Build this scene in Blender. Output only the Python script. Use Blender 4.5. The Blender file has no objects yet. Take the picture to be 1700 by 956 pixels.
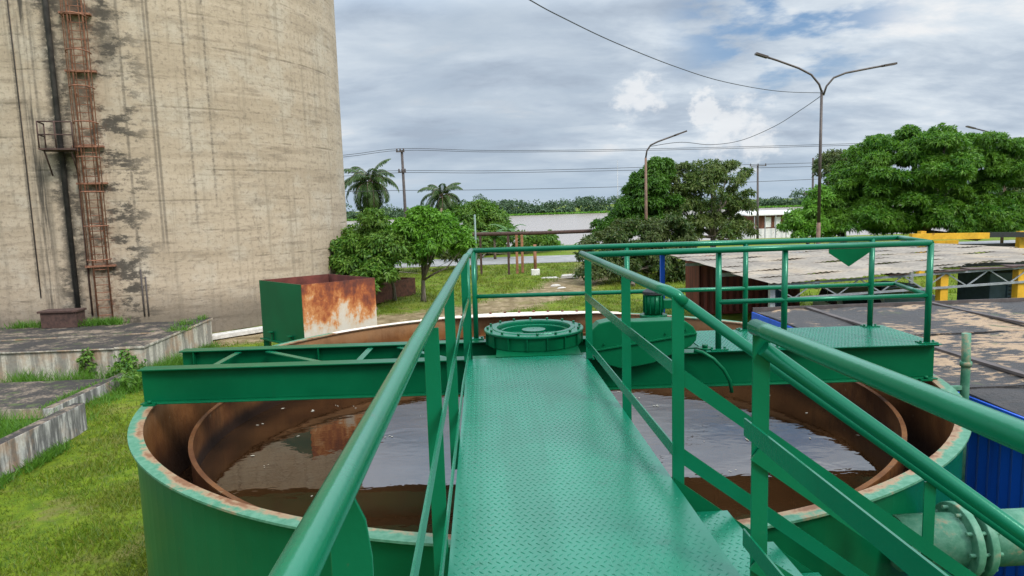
import bpy, math, random
import numpy as np
from mathutils import Vector, Matrix
R = math.radians
rng = np.random.default_rng(7)
random.seed(7)
S = bpy.context.scene
COL = S.collection

# ------------------------------------------------------------------ camera
EYE = Vector((0, 0, 5.0))
TH, PSI, ROL, FPX = R(6.85), R(2.36), R(1.75), 1140.0
FW = Vector((math.sin(PSI)*math.cos(TH), math.cos(PSI)*math.cos(TH), -math.sin(TH)))
R0 = Vector((math.cos(PSI), -math.sin(PSI), 0)); U0 = R0.cross(FW)
RT = R0*math.cos(ROL)-U0*math.sin(ROL); UP = U0*math.cos(ROL)+R0*math.sin(ROL)
cd = bpy.data.cameras.new('camera'); cam = bpy.data.objects.new('camera', cd); COL.objects.link(cam)
m = Matrix((RT, UP, -FW)).transposed().to_4x4(); m.translation = EYE
cam.matrix_world = m
cd.sensor_width = 36; cd.lens = 36*FPX/1700; cd.clip_start = 0.05; cd.clip_end = 6000
S.camera = cam
def ray(px, py): return FW*FPX + RT*(px-850) - UP*(py-478)
def at(px, py, Y):                      # the place seen at a photograph pixel, at distance Y
    r = ray(px, py); return EYE + r*(Y/r.y)
def onz(px, py, z):
    r = ray(px, py); return EYE + r*((z-EYE.z)/r.z)

# ------------------------------------------------------------------ light, sky, exposure
SUN_EL, SUN_AZ = R(44), R(140)          # azimuth from +Y towards +X: behind the camera, to the right
sd = Vector((math.sin(SUN_AZ)*math.cos(SUN_EL), math.cos(SUN_AZ)*math.cos(SUN_EL), math.sin(SUN_EL)))
sl = bpy.data.lights.new('sun', 'SUN'); sl.energy = 2.1; sl.angle = R(16); sl.color = (1, .95, .87)
so = bpy.data.objects.new('sun', sl); COL.objects.link(so)
so.rotation_euler = (-sd).to_track_quat('-Z', 'Y').to_euler(); so.location = sd*60
S.view_settings.view_transform = 'Standard'; S.view_settings.look = 'None'
S.view_settings.gamma = 1; S.view_settings.use_curve_mapping = False
S.view_settings.exposure = 0.42

class NT:                                # small node-tree writer
    def __init__(s, t): s.t = t; s.n = t.nodes; s.l = t.links
    def add(s, typ, ins=None, **kw):
        n = s.n.new(typ)
        for k, v in kw.items(): setattr(n, k, v)
        for k, v in (ins or {}).items():
            if isinstance(v, bpy.types.NodeSocket): s.l.new(v, n.inputs[k])
            elif isinstance(v, bpy.types.Node): s.l.new(v.outputs[0], n.inputs[k])
            else: n.inputs[k].default_value = v
        return n
    def math(s, op, a, b=0.0, c=0.0, clamp=False):
        return s.add('ShaderNodeMath', {0: a, 1: b, 2: c}, operation=op, use_clamp=clamp).outputs[0]
    def mix(s, f, a, b, blend='MIX'):
        n = s.add('ShaderNodeMix', data_type='RGBA', blend_type=blend)
        for idx, v in ((0, f), (6, a), (7, b)):
            if isinstance(v, bpy.types.NodeSocket): s.l.new(v, n.inputs[idx])
            else: n.inputs[idx].default_value = (v if idx == 0 else (*v, 1)[:4])
        return n.outputs[2]
    def noise(s, vec, scale, detail=4, rough=.55, dist=0.0):
        return s.add('ShaderNodeTexNoise', {'Vector': vec, 'Scale': scale, 'Detail': detail, 'Roughness': rough, 'Distortion': dist}).outputs[0]
    def step(s, v, a, b):
        n = s.add('ShaderNodeMapRange', {0: v, 1: a, 2: b, 3: 0.0, 4: 1.0}, interpolation_type='SMOOTHSTEP'); return n.outputs[0]
    def scale(s, vec, x, y, z):
        return s.add('ShaderNodeVectorMath', {0: vec, 1: (x, y, z)}, operation='MULTIPLY').outputs[0]
    def xyz(s, vec): return s.add('ShaderNodeSeparateXYZ', {0: vec}).outputs
    def comb(s, x, y, z): return s.add('ShaderNodeCombineXYZ', {0: x, 1: y, 2: z}).outputs[0]

W = bpy.data.worlds.new('World'); S.world = W; W.use_nodes = True
t = NT(W.node_tree); t.n.clear()
tc = t.add('ShaderNodeTexCoord').outputs['Generated']
dx, dy, dz = t.xyz(tc)
nis = t.add('ShaderNodeTexSky', sky_type='NISHITA', sun_disc=False, sun_elevation=SUN_EL, sun_rotation=SUN_AZ).outputs[0]
zc = t.math('ADD', t.math('MAXIMUM', dz, 0.0), 0.20)
cu = t.comb(t.math('DIVIDE', dx, zc), t.math('DIVIDE', dy, zc), 0.0)
warp = t.scale(cu, 1.25, 1.9, 1)
n1 = t.noise(warp, .85, 10, .58, .25)
n2 = t.noise(t.add('ShaderNodeVectorMath', {0: warp, 1: (13.1, 4.2, 2)}, operation='ADD').outputs[0], 1.9, 10, .60, .3)
n3 = t.noise(t.add('ShaderNodeVectorMath', {0: warp, 1: (31.7, 9.1, 5)}, operation='ADD').outputs[0], .30, 3, .5)
br = t.math('ADD', t.math('MULTIPLY', n1, .62), t.math('MULTIPLY', n2, .38))
rp = t.add('ShaderNodeValToRGB', {0: br})
e = rp.color_ramp.elements
e[0].position = .39; e[0].color = (4.2, 5.0, 6.1, 1)
e[1].position = .62; e[1].color = (9.2, 9.4, 9.6, 1)
x = e.new(.47); x.color = (5.3, 6.2, 7.3, 1)
x = e.new(.56); x.color = (7.3, 8.1, 8.9, 1)
cloud = rp.outputs[0]
def blob(px, py, inner, outer):          # soft cone round one compass direction of the sky
    d = ray(px, py).normalized()
    dp = t.add('ShaderNodeVectorMath', {0: tc, 1: tuple(d)}, operation='DOT_PRODUCT').outputs['Value']
    return t.step(dp, math.cos(R(outer)), math.cos(R(inner)))
dk = t.math('MULTIPLY', blob(790, 170, 1, 14), t.step(n2, .35, .6))
cloud = t.mix(t.math('MULTIPLY', dk, .62), cloud, (4.1, 5.1, 6.3))
dir3 = t.scale(tc, 1, 1, 1.9)
pf = t.noise(t.scale(tc, 1, 1, 1.5), 26, 8, .62)
puff = t.math('ADD', t.math('MULTIPLY', blob(1220, 220, .2, 5.4), .5), t.math('MULTIPLY', pf, .95))
puff2 = t.math('ADD', t.math('MULTIPLY', blob(1055, 165, .2, 4.0), .50), t.math('MULTIPLY', pf, .95))
puff3 = t.math('ADD', t.math('MULTIPLY', blob(1170, 178, .2, 3.0), .50), t.math('MULTIPLY', pf, .95))
pm = t.math('MAXIMUM', t.math('MAXIMUM', t.step(puff, .80, 1.02), t.step(puff2, .84, 1.04)), t.step(puff3, .87, 1.0))
# gaps of clear sky
gap = t.math('MAXIMUM', t.math('MULTIPLY', blob(1300, 20, 1, 9.5), t.step(t.noise(t.scale(tc, 1, 1, 3.0), 9, 6, .55), .46, .62)),
             t.math('MULTIPLY', t.step(n3, .60, .74), .55))
lowgap = t.math('MULTIPLY', t.math('SUBTRACT', 1.0, t.step(dz, .01, .085)), .75)
blue = t.mix(.45, t.scale(nis, 1.15, 1.15, 1.15), (2.2, 4.2, 7.4))
c = t.mix(gap, cloud, blue)
c = t.mix(lowgap, c, (4.7, 5.9, 7.2))
c = t.mix(t.math('MULTIPLY', pm, .75), c, (9.3, 9.5, 9.7))
zen = t.math('ADD', 1.0, t.math('MULTIPLY', t.step(dz, .25, .42), 2.3))
c = t.add('ShaderNodeVectorMath', {0: c, 1: t.comb(zen, zen, zen)}, operation='MULTIPLY').outputs[0]
bg = t.add('ShaderNodeBackground', {'Color': c, 'Strength': 0.071})
t.add('ShaderNodeOutputWorld', {0: bg.outputs[0]})

# ------------------------------------------------------------------ mesh writing
class MB:
    def __init__(s): s.v = []; s.f = []; s.sm = []
    def raw(s, vs, fs, smooth=False):
        o = len(s.v); s.v += [tuple(v) for v in vs]; s.f += [tuple(i+o for i in f) for f in fs]; s.sm += [smooth]*len(fs); return s
    def hexa(s, p):                      # 8 points: bottom ring then top ring
        return s.raw(p, [(3, 2, 1, 0), (4, 5, 6, 7), (0, 1, 5, 4), (1, 2, 6, 5), (2, 3, 7, 6), (3, 0, 4, 7)])
    def box(s, x0, x1, y0, y1, z0, z1):
        return s.hexa([(x0, y0, z0), (x1, y0, z0), (x1, y1, z0), (x0, y1, z0), (x0, y0, z1), (x1, y0, z1), (x1, y1, z1), (x0, y1, z1)])
    def bar(s, a, b, w, h, up=(0, 0, 1)):    # rectangular bar, w across, h along up
        a, b = Vector(a), Vector(b); d = (b-a).normalized(); u = Vector(up); sx = d.cross(u).normalized()*w/2; uz = sx.cross(d).normalized()*h/2
        return s.hexa([a-sx-uz, a+sx-uz, b+sx-uz, b-sx-uz, a-sx+uz, a+sx+uz, b+sx+uz, b-sx+uz])
    def tube(s, pts, r, n=12, cap=True):
        pts = [Vector(p) for p in pts]; k = len(pts); rs = r if isinstance(r, (list, tuple)) else [r]*k
        vs = []; ref = None
        for i, p in enumerate(pts):
            d = (pts[min(i+1, k-1)]-pts[max(i-1, 0)]).normalized()
            if ref is None: ref = d.orthogonal().normalized()
            ref = (ref-d*ref.dot(d)).normalized(); q = d.cross(ref)
            for j in range(n):
                a = 2*math.pi*j/n; vs.append(p+(ref*math.cos(a)+q*math.sin(a))*rs[i])
        fs = [(i*n+j, i*n+(j+1) % n, (i+1)*n+(j+1) % n, (i+1)*n+j) for i in range(k-1) for j in range(n)]
        s.raw(vs, fs, True)
        if cap:
            o = len(s.v)-len(vs)
            s.f.append(tuple(o+j for j in reversed(range(n)))); s.f.append(tuple(o+(k-1)*n+j for j in range(n))); s.sm += [False]*2
        return s
    def lathe(s, prof, c=(0, 0, 0), n=64, close=True, a0=0, a1=360):   # profile (r,z), swept round z
        full = abs(a1-a0) >= 360; kn = n if full else n+1; c = Vector(c); k = len(prof); vs = []
        for j in range(kn):
            a = R(a0+(a1-a0)*j/n)
            for (r, z) in prof: vs.append((c.x+r*math.cos(a), c.y+r*math.sin(a), c.z+z))
        fs = []
        for j in range(n):
            for i in range(k if close else k-1):
                i2 = (i+1) % k; j2 = (j+1) % kn
                fs.append((j*k+i, j2*k+i, j2*k+i2, j*k+i2))
        return s.raw(vs, fs, False)
    def cyl(s, c, r, h, n=24):
        return s.tube([c, Vector(c)+Vector((0, 0, h))], r, n)
    def prism(s, poly, d):               # flat polygon pushed by vector d
        k = len(poly); d = Vector(d); a = [Vector(p) for p in poly]
        return s.raw(a+[p+d for p in a], [tuple(reversed(range(k))), tuple(range(k, 2*k))]+[(i, (i+1) % k, k+(i+1) % k, k+i) for i in range(k)])
    def rot(s, c, a, axis='Z'):
        M = Matrix.Translation(Vector(c)) @ Matrix.Rotation(a, 4, axis) @ Matrix.Translation(-Vector(c))
        s.v = [tuple(M @ Vector(v)) for v in s.v]; return s
    def build(s, name, mat, parent=None, bevel=0, seg=2, smooth_angle=None):
        a = np.array(s.v, np.float32)
        base = Vector(((a[:, 0].min()+a[:, 0].max())/2, (a[:, 1].min()+a[:, 1].max())/2, a[:, 2].min()))
        return link(name, a-np.array(base, np.float32), s.f, s.sm, mat, base, parent, bevel, seg)
def wloc(o):
    v = Vector((0, 0, 0))
    while o: v = v+o.location; o = o.parent
    return v
def link(name, verts, faces, sm, mat, base, parent=None, bevel=0, seg=2):
    me = bpy.data.meshes.new(name); me.from_pydata([tuple(v) for v in verts], [], faces)
    if sm is not None: me.polygons.foreach_set('use_smooth', sm)
    me.materials.append(mat); me.update()
    o = bpy.data.objects.new(name, me); COL.objects.link(o)
    o.location = Vector(base)-(wloc(parent) if parent else Vector((0, 0, 0)))
    if parent: o.parent = parent
    if bevel:
        b = o.modifiers.new('bevel', 'BEVEL'); b.width = bevel; b.segments = seg; b.limit_method = 'ANGLE'; b.angle_limit = R(40)
    return o
def tag(o, label=None, cat=None, group=None, kind=None):
    for k, v in (('label', label), ('category', cat), ('group', group), ('kind', kind)):
        if v: o[k] = v
    return o
def empty(name, loc, label, cat, group=None):
    o = bpy.data.objects.new(name, None); COL.objects.link(o); o.location = loc; o.empty_display_size = .2
    return tag(o, label, cat, group)
def quads(name, V, mat, base, parent=None):        # V: (n,4,3) world coordinates, written fast
    V = np.asarray(V, np.float32)-np.array(base, np.float32); n = len(V)
    me = bpy.data.meshes.new(name); me.vertices.add(n*4); me.vertices.foreach_set('co', V.reshape(-1))
    me.loops.add(n*4); me.loops.foreach_set('vertex_index', np.arange(n*4, dtype=np.int32))
    me.polygons.add(n); me.polygons.foreach_set('loop_start', np.arange(0, n*4, 4, dtype=np.int32))
    me.update(calc_edges=True); me.materials.append(mat)
    o = bpy.data.objects.new(name, me); COL.objects.link(o)
    o.location = Vector(base)-(wloc(parent) if parent else Vector((0, 0, 0)))
    if parent: o.parent = parent
    return o

# ------------------------------------------------------------------ materials
def new(name):
    mt = bpy.data.materials.new(name); mt.use_nodes = True; t = NT(mt.node_tree); b = t.n['Principled BSDF']
    return mt, t, b
def setp(t, b, **kw):
    for k, v in kw.items():
        k = k.replace('_', ' ')
        if isinstance(v, bpy.types.NodeSocket): t.l.new(v, b.inputs[k])
        elif k == 'Base Color': b.inputs[k].default_value = (*v, 1)[:4]
        else: b.inputs[k].default_value = v
def pos(t): return t.add('ShaderNodeNewGeometry').outputs['Position']
def bump(t, b, h, strength, dist):
    n = t.add('ShaderNodeBump', {'Height': h, 'Strength': strength, 'Distance': dist}); t.l.new(n.outputs[0], b.inputs['Normal'])
def plain(name, col, rough=.6, metal=0, var=.25, scale=6, bmp=.0, rust=0.0):
    mt, t, b = new(name); p = pos(t)
    n = t.noise(p, scale, 6, .6)
    c = t.mix(t.step(n, .3, .7), [x*(1-var) for x in col], [min(1, x*(1+var)) for x in col])
    if rust: c = t.mix(t.math('MULTIPLY', t.step(t.noise(p, scale*.7, 8, .65), .62-.12*rust, .70), .9), c, (.16, .055, .02))
    setp(t, b, Base_Color=c, Roughness=rough, Metallic=metal)
    if bmp: bump(t, b, t.noise(p, scale*6, 5, .6), bmp, .02)
    return mt
def paint(name, col, rough=.3, wear=.35, dirt=.5, spec=.5):
    mt, t, b = new(name); p = pos(t)
    n = t.noise(p, 1.3, 6, .6); f = t.noise(p, 22, 5, .6)
    c = t.mix(t.step(n, .3, .72), [x*.86 for x in col], [x*1.12 for x in col])
    streak = t.noise(t.scale(p, 9, 9, .7), 1.0, 5, .65)
    c = t.mix(t.math('MULTIPLY', t.step(streak, .56, .74), .30*dirt), c, (.012, .035, .018))
    c = t.mix(t.math('MULTIPLY', t.step(f, .62, .72), .20*wear), c, (.03, .15, .085))
    spot = t.noise(p, 7, 9, .7)
    c = t.mix(t.math('MULTIPLY', t.step(spot, .67, .72), wear), c, (.10, .06, .03))
    c = t.mix(t.math('MULTIPLY', t.step(t.noise(t.scale(p, 5, 5, .35), 1.6, 7, .72), .66, .76), .5*dirt), c, (.09, .05, .022))
    rr = t.math('ADD', rough-.08, t.math('MULTIPLY', n, .2))
    setp(t, b, Base_Color=c, Roughness=rr, Specular_IOR_Level=spec)
    b.inputs['Specular Tint'].default_value = (.45, 1, .80, 1)
    bump(t, b, t.noise(p, 60, 3, .5), .06, .01)
    return mt
GREEN = (.0012, .080, .030)
m_green = paint('green_paint', GREEN, spec=.22)
m_rail = paint('green_rail_paint', (.0016, .104, .047), rough=.22, wear=.55, dirt=.45)
m_plate = paint('green_tread_plate_paint', (.0022, .120, .064), rough=.27, wear=.5, dirt=.9, spec=.75)

pt = NT(m_plate.node_tree); pb = pt.n['Principled BSDF']; pp = pos(pt)
wr = pt.noise(pt.scale(pp, 3.2, .42, 1), 1.1, 6, .6, .3); old = pb.inputs['Base Color'].links[0].from_socket
cc_ = pt.mix(pt.math('MULTIPLY', pt.step(wr, .46, .66), .62), old, (.0012, .085, .043))
pt.l.new(pt.mix(pt.math('MULTIPLY', pt.step(pt.noise(pp, 14, 6, .7), .60, .70), .22), cc_, (.06, .13, .09)), pb.inputs['Base Color'])
pt.l.new(pt.math('ADD', .15, pt.math('MULTIPLY', wr, .24)), pb.inputs['Roughness'])
def rusty_rim(name):
    mt, t, b = new(name); p = pos(t); n = t.noise(p, 2.2, 8, .65); f = t.noise(p, 16, 6, .65)
    v = t.math('ADD', t.math('MULTIPLY', n, .7), t.math('MULTIPLY', f, .3))
    rr_ = t.add('ShaderNodeVectorMath', {0: t.add('ShaderNodeVectorMath', {0: p, 1: (.6, 7.72, 0)}, operation='SUBTRACT').outputs[0], 1: (1, 1, 0)}, operation='MULTIPLY').outputs[0]
    rr_ = t.add('ShaderNodeVectorMath', {0: rr_}, operation='LENGTH').outputs['Value']
    inner = t.math('MULTIPLY', t.math('SUBTRACT', 1.0, t.step(rr_, 4.055, 4.115)), .16)
    v = t.math('ADD', v, inner)
    c = t.mix(t.step(f, .3, .7), (.030, .145, .078), (.085, .215, .135))
    c = t.mix(t.step(v, .54, .66), c, (.25, .16, .085)); c = t.mix(t.step(v, .64, .74), c, (.15, .06, .02))
    setp(t, b, Base_Color=c, Roughness=.6); bump(t, b, f, .3, .01); return mt
m_rim = rusty_rim('worn_rim_paint')
def rust_wall(name, z0, z1, k=1.0):             # inside of the tank: ochre rust with drips, dark at the water
    mt, t, b = new(name); p = pos(t); x, y, z = t.xyz(p)
    n = t.noise(p, 1.6, 8, .62); s = t.noise(t.scale(p, 5, 5, .6), 1.4, 6, .65)
    c = t.mix(t.step(n, .32, .68), (.105, .038, .011), (.22, .098, .033))
    c = t.mix(t.math('MULTIPLY', t.step(s, .52, .72), .75), c, (.055, .024, .010))
    c = t.mix(t.math('MULTIPLY', t.step(t.noise(p, 3.1, 7, .7), .64, .7), .7), c, (.36, .30, .20))
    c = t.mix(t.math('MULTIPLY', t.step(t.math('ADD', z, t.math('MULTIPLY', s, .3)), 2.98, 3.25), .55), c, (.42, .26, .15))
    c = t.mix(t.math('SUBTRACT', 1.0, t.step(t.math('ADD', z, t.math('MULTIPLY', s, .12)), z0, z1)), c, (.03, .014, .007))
    c = t.mix(1.0, c, (k, k*.92, k*.8), 'MULTIPLY')
    setp(t, b, Base_Color=c, Roughness=.7, Specular_IOR_Level=.2); bump(t, b, t.noise(p, 18, 6, .65), .35, .02); return mt
m_inner = rust_wall('rusted_tank_lining', 2.40, 2.84, .9)
m_weir = rust_wall('rusted_weir_steel', 2.58, 2.73, .70)
m_rustbox, t, b = new('rusted_white_sheet'); p = pos(t); x, y, z = t.xyz(p)
n = t.noise(t.scale(p, 1.3, 1.3, .7), 1.9, 8, .68, .2); f = t.noise(p, 9, 7, .68)
v = t.math('ADD', t.math('MULTIPLY', n, .75), t.math('MULTIPLY', f, .3)); v = t.math('ADD', v, t.math('MULTIPLY', t.math('SUBTRACT', z, 3.40), .30))
rp = t.add('ShaderNodeValToRGB', {0: v}); e = rp.color_ramp.elements
e[0].position = .40; e[0].color = (.52, .46, .38, 1); e[1].position = .74; e[1].color = (.075, .018, .010, 1)
for ps, cc in ((.475, (.50, .40, .29)), (.53, (.48, .20, .06)), (.60, (.30, .075, .015)), (.66, (.16, .035, .012))): q = e.new(ps); q.color = (*cc, 1)
setp(t, b, Base_Color=rp.outputs[0], Roughness=.7); bump(t, b, f, .25, .02)
m_rust = plain('brown_rust', (.13, .045, .022), .8, 0, .4, 5, .3)
m_ruststeel = plain('rusted_ladder_steel', (.23, .098, .055), .8, 0, .35, 9)
m_darkrust = plain('dark_rusted_steel', (.06, .030, .022), .8, 0, .4, 7, .3)
m_galv = plain('grey_galvanised_steel', (.30, .31, .32), .5, .4, .2, 9)
m_lamp = plain('dark_brown_lamp_steel', (.068, .052, .045), .5, .3, .25, 6)
m_polerust = plain('rusting_pole_paint', (.15, .085, .055), .7, 0, .35, 3, .1, .6)
m_poledark = plain('weathered_pole', (.075, .060, .055), .8, 0, .3, 4)
m_yellow = plain('yellow_steel_paint', (.62, .33, .02), .45, 0, .15, 4, 0, .15)
m_black = plain('black_rubber', (.016, .016, .018), .55, 0, .3, 9)
m_cable = plain('black_cable', (.03, .03, .033), .6, 0, .1, 4)
m_white = plain('dirty_white_paint', (.66, .64, .60), .6, 0, .12, 3, 0, .15)
m_tyre = plain('tyre_rubber', (.02, .02, .022), .8, 0, .2, 9)
m_glass, t, b = new('dark_window_glass'); setp(t, b, Base_Color=(.02, .03, .035), Roughness=.06)
m_blue, t, b = new('blue_corrugated_paint'); p = pos(t); s = t.noise(t.scale(p, 6, 6, .5), 1.2, 5, .6)
setp(t, b, Base_Color=t.mix(t.step(s, .45, .75), (.006, .085, .52), (.008, .055, .34)), Roughness=.42)
m_bluegrey = plain('blue_grey_paint', (.045, .075, .12), .5, 0, .25, 3)
m_carblue = plain('faded_blue_car_paint', (.08, .16, .25), .3, 0, .1, 3)
m_cargreen = plain('faded_pale_green_paint', (.36, .42, .34), .5, 0, .15, 3, 0, .2)
m_redbox, t, b = new('rust_red_container_paint'); p = pos(t); s = t.noise(t.scale(p, 3, 3, .4), 1.2, 6, .65)
setp(t, b, Base_Color=t.mix(t.step(s, .4, .7), (.20, .042, .022), (.10, .026, .016)), Roughness=.6)
def bark(name, c0, c1):
    mt, t, b = new(name); p = pos(t); n = t.noise(t.scale(p, 8, 8, 1.6), 1.2, 7, .65)
    setp(t, b, Base_Color=t.mix(t.step(n, .35, .68), c0, c1), Roughness=.9); bump(t, b, n, .6, .03); return mt
m_bark = bark('grey_bark', (.07, .055, .04), (.22, .18, .14)); m_palmbark = bark('palm_bark', (.10, .07, .045), (.24, .18, .12))
def leaf(name, cols, trans=.35):         # each leaf takes its own tone
    mt, t, b = new(name); g = t.add('ShaderNodeNewGeometry'); rp = t.add('ShaderNodeValToRGB', {0: g.outputs['Random Per Island']})
    e = rp.color_ramp.elements; e[0].position = 0; e[0].color = (*cols[0], 1); e[1].position = 1; e[1].color = (*cols[-1], 1)
    for i, c in enumerate(cols[1:-1]): q = e.new((i+1)/(len(cols)-1)); q.color = (*c, 1)
    big = t.noise(g.outputs['Position'], .55, 3, .5)
    c = t.mix(t.step(big, .35, .7), rp.outputs[0], t.mix(.5, rp.outputs[0], cols[-1]))
    setp(t, b, Base_Color=c, Roughness=.5, Specular_IOR_Level=.35)
    tr = t.add('ShaderNodeBsdfTranslucent', {0: c}); mx = t.add('ShaderNodeMixShader', {0: trans, 1: b.outputs[0], 2: tr.outputs[0]})
    t.l.new(mx.outputs[0], t.n['Material Output'].inputs[0]); return mt
m_mango = leaf('mango_leaves', [(.026, .088, .009), (.050, .160, .011), (.085, .230, .014), (.15, .28, .025)])
m_bright = leaf('bright_green_leaves', [(.045, .14, .010), (.075, .21, .013), (.12, .30, .02), (.16, .33, .03)])
m_mid = leaf('mid_green_leaves', [(.036, .110, .012), (.066, .170, .016), (.105, .225, .02), (.15, .24, .035)])
m_dark = leaf('dark_olive_leaves', [(.022, .060, .010), (.042, .092, .015), (.070, .120, .022), (.12, .135, .04)])
m_olive = leaf('olive_leaves', [(.035, .080, .012), (.065, .125, .018), (.10, .16, .028), (.16, .185, .05)])
m_vine = leaf('vine_leaves', [(.025, .085, .010), (.050, .145, .012), (.09, .20, .018)])
m_palm = leaf('palm_leaves', [(.018, .050, .008), (.032, .078, .011), (.070, .115, .022)], .25)
m_banana = leaf('broad_leaves', [(.04, .115, .02), (.06, .16, .025), (.10, .21, .04)], .4)
m_forest = leaf('far_forest_leaves', [(.030, .066, .030), (.045, .090, .036), (.065, .115, .042)], .2)
m_grass = leaf('grass_blades', [(.055, .115, .007), (.095, .170, .008), (.145, .205, .010), (.20, .20, .035)], .4)
m_tuft = leaf('tall_grass_blades', [(.045, .12, .012), (.075, .19, .016), (.12, .25, .025)], .4)

def concrete(name, base, dark, moss=0.0, ztop=None, drip=.6):
    mt, t, b = new(name); p = pos(t); n = t.noise(p, 1.1, 8, .62); f = t.noise(p, 11, 8, .68)
    nz = t.xyz(t.add('ShaderNodeNewGeometry').outputs['Normal'])[2]; top = t.step(nz, .5, .8)
    s = t.noise(t.scale(p, 4.2, 4.2, .45), 1.0, 7, .68)
    c = t.mix(t.step(f, .3, .72), [x*.78 for x in base], [x*1.15 for x in base])
    c = t.mix(t.math('MULTIPLY', t.step(s, .40, .56), drip), c, dark)
    c = t.mix(t.math('MULTIPLY', t.step(n, .48, .64), .5), c, (.36, .20, .10))
    tv = t.math('ADD', t.math('MULTIPLY', n, .6), t.math('MULTIPLY', f, .4))
    tp = t.mix(t.step(tv, .38, .52), (.22, .165, .115), (.024, .019, .016))
    if moss: tp = t.mix(t.math('MULTIPLY', t.step(t.noise(p, 2.6, 6, .7), .55, .66), moss), tp, (.07, .10, .02))
    c = t.mix(top, c, tp)
    setp(t, b, Base_Color=c, Roughness=.85); bump(t, b, f, .5, .03); return mt
m_slab = concrete('stained_concrete', (.46, .42, .34), (.055, .048, .042), .5)
m_slablow = concrete('mossy_concrete', (.34, .29, .22), (.06, .05, .04), .7)
m_lowwall = concrete('weathered_wall_concrete', (.44, .42, .38), (.05, .047, .045), .2, drip=.85)
m_block = plain('pale_concrete', (.50, .47, .42), .9, 0, .2, 5, .3)

# ------------------------------------------------------------------ ground, road, river
XS = np.unique(np.concatenate([np.linspace(-1500, -60, 14), np.linspace(-60, -24, 25), np.linspace(-24, 24, 81), np.linspace(24, 70, 32), np.linspace(70, 1500, 14)]))
YS = np.unique(np.concatenate([np.linspace(-400, -10, 12), np.linspace(-10, 3, 8), np.linspace(3, 58, 92), np.linspace(58, 104, 40), np.linspace(104, 530, 8), np.linspace(530, 560, 8), np.linspace(560, 3000, 10)]))
GX, GY = np.meshgrid(XS, YS)
def zprof(Y):
    return np.interp(Y, [-400, 84, 90, 98, 110, 400, 530, 542, 560, 3000], [0, 0, -.4, -3.2, -5, -6, -4, -2.6, -1.6, -1.0])
fl = np.clip((56-GY)/6, 0, 1)*np.clip((GY-2)/3, 0, 1)
GZ = zprof(GY)+fl*.07*(np.sin(GX*.9+1.3*np.sin(GY*.4))*np.sin(GY*.7+GX*.2)+.6*np.sin(GX*2.1+GY*1.3))
path = [(-11, 27.8), (-6, 30), (-2.5, 31.5), (1, 34.5), (4.0, 39), (6.2, 44.5), (8.5, 50), (10, 57)]
PD = np.full(GX.shape, 99.0); PX = np.zeros(GX.shape)
for (ax, ay), (bx, by) in zip(path[:-1], path[1:]):
    ux, uy = bx-ax, by-ay; L = ux*ux+uy*uy; k = np.clip(((GX-ax)*ux+(GY-ay)*uy)/L, 0, 1)
    d = np.hypot(GX-ax-k*ux, GY-ay-k*uy); PD = np.minimum(PD, d)
dirt = np.clip(1.25-PD/2.6, 0, 1)
GZ = GZ-.05*np.exp(-((PD-.9)/.35)**2)
nx, ny = len(XS), len(YS)
gv = np.stack([GX, GY, GZ], -1).reshape(-1, 3)
gf = [(j*nx+i, j*nx+i+1, (j+1)*nx+i+1, (j+1)*nx+i) for j in range(ny-1) for i in range(nx-1)]
m_ground, t, b = new('grass_and_dirt'); p = pos(t); x, y, z = t.xyz(p)
n = t.noise(p, .35, 6, .6); f = t.noise(p, 3.4, 8, .66); ff = t.noise(p, 24, 5, .7)
c = t.mix(t.step(f, .3, .7), (.058, .105, .006), (.150, .205, .010))
c = t.mix(t.math('MULTIPLY', t.step(n, .48, .68), .55), c, (.20, .21, .030))
c = t.mix(t.math('MULTIPLY', t.step(ff, .5, .75), .5), c, (.05, .075, .014))
at_ = t.add('ShaderNodeAttribute', attribute_name='dirt').outputs['Fac']
dm = t.step(t.math('ADD', at_, t.math('MULTIPLY', t.math('SUBTRACT', f, .5), 1.5)), .38, .72)
dc = t.mix(t.step(t.noise(p, 1.8, 7, .66), .35, .68), (.14, .095, .05), (.33, .245, .15))
c = t.mix(t.math('MULTIPLY', dm, .92), c, dc)
patch = t.math('MULTIPLY', t.step(t.noise(p, .8, 7, .66), .52, .64), .75)
c = t.mix(patch, c, (.145, .125, .04))
setp(t, b, Base_Color=c, Roughness=.95, Specular_IOR_Level=.15); bump(t, b, t.math('ADD', f, ff), .6, .06)
g = link('ground', gv, gf, [True]*len(gf), m_ground, (0, 0, 0)); tag(g, kind='structure')
ca = g.data.attributes.new('dirt', 'FLOAT', 'POINT'); ca.data.foreach_set('value', dirt.reshape(-1).astype(np.float32))

m_road, t, b = new('worn_asphalt'); p = pos(t); n = t.noise(p, .8, 6, .6)
setp(t, b, Base_Color=t.mix(t.step(n, .3, .7), (.17, .165, .16), (.26, .25, .24)), Roughness=.8); bump(t, b, t.noise(p, 30, 4, .6), .3, .02)
tag(MB().box(-120, 160, 58.6, 66.4, -.3, .06).build('road', m_road), kind='structure')
m_river, t, b = new('silty_river_water'); p = pos(t)
setp(t, b, Base_Color=(.30, .245, .205), Roughness=.20, IOR=1.33)
bump(t, b, t.noise(t.scale(p, .25, 1.0, 1), .8, 5, .6), .25, .3)
tag(MB().raw([(-1500, 88, -3), (1500, 88, -3), (1500, 552, -3), (-1500, 552, -3)], [(0, 1, 2, 3)]).build('river', m_river), kind='structure')

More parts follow.
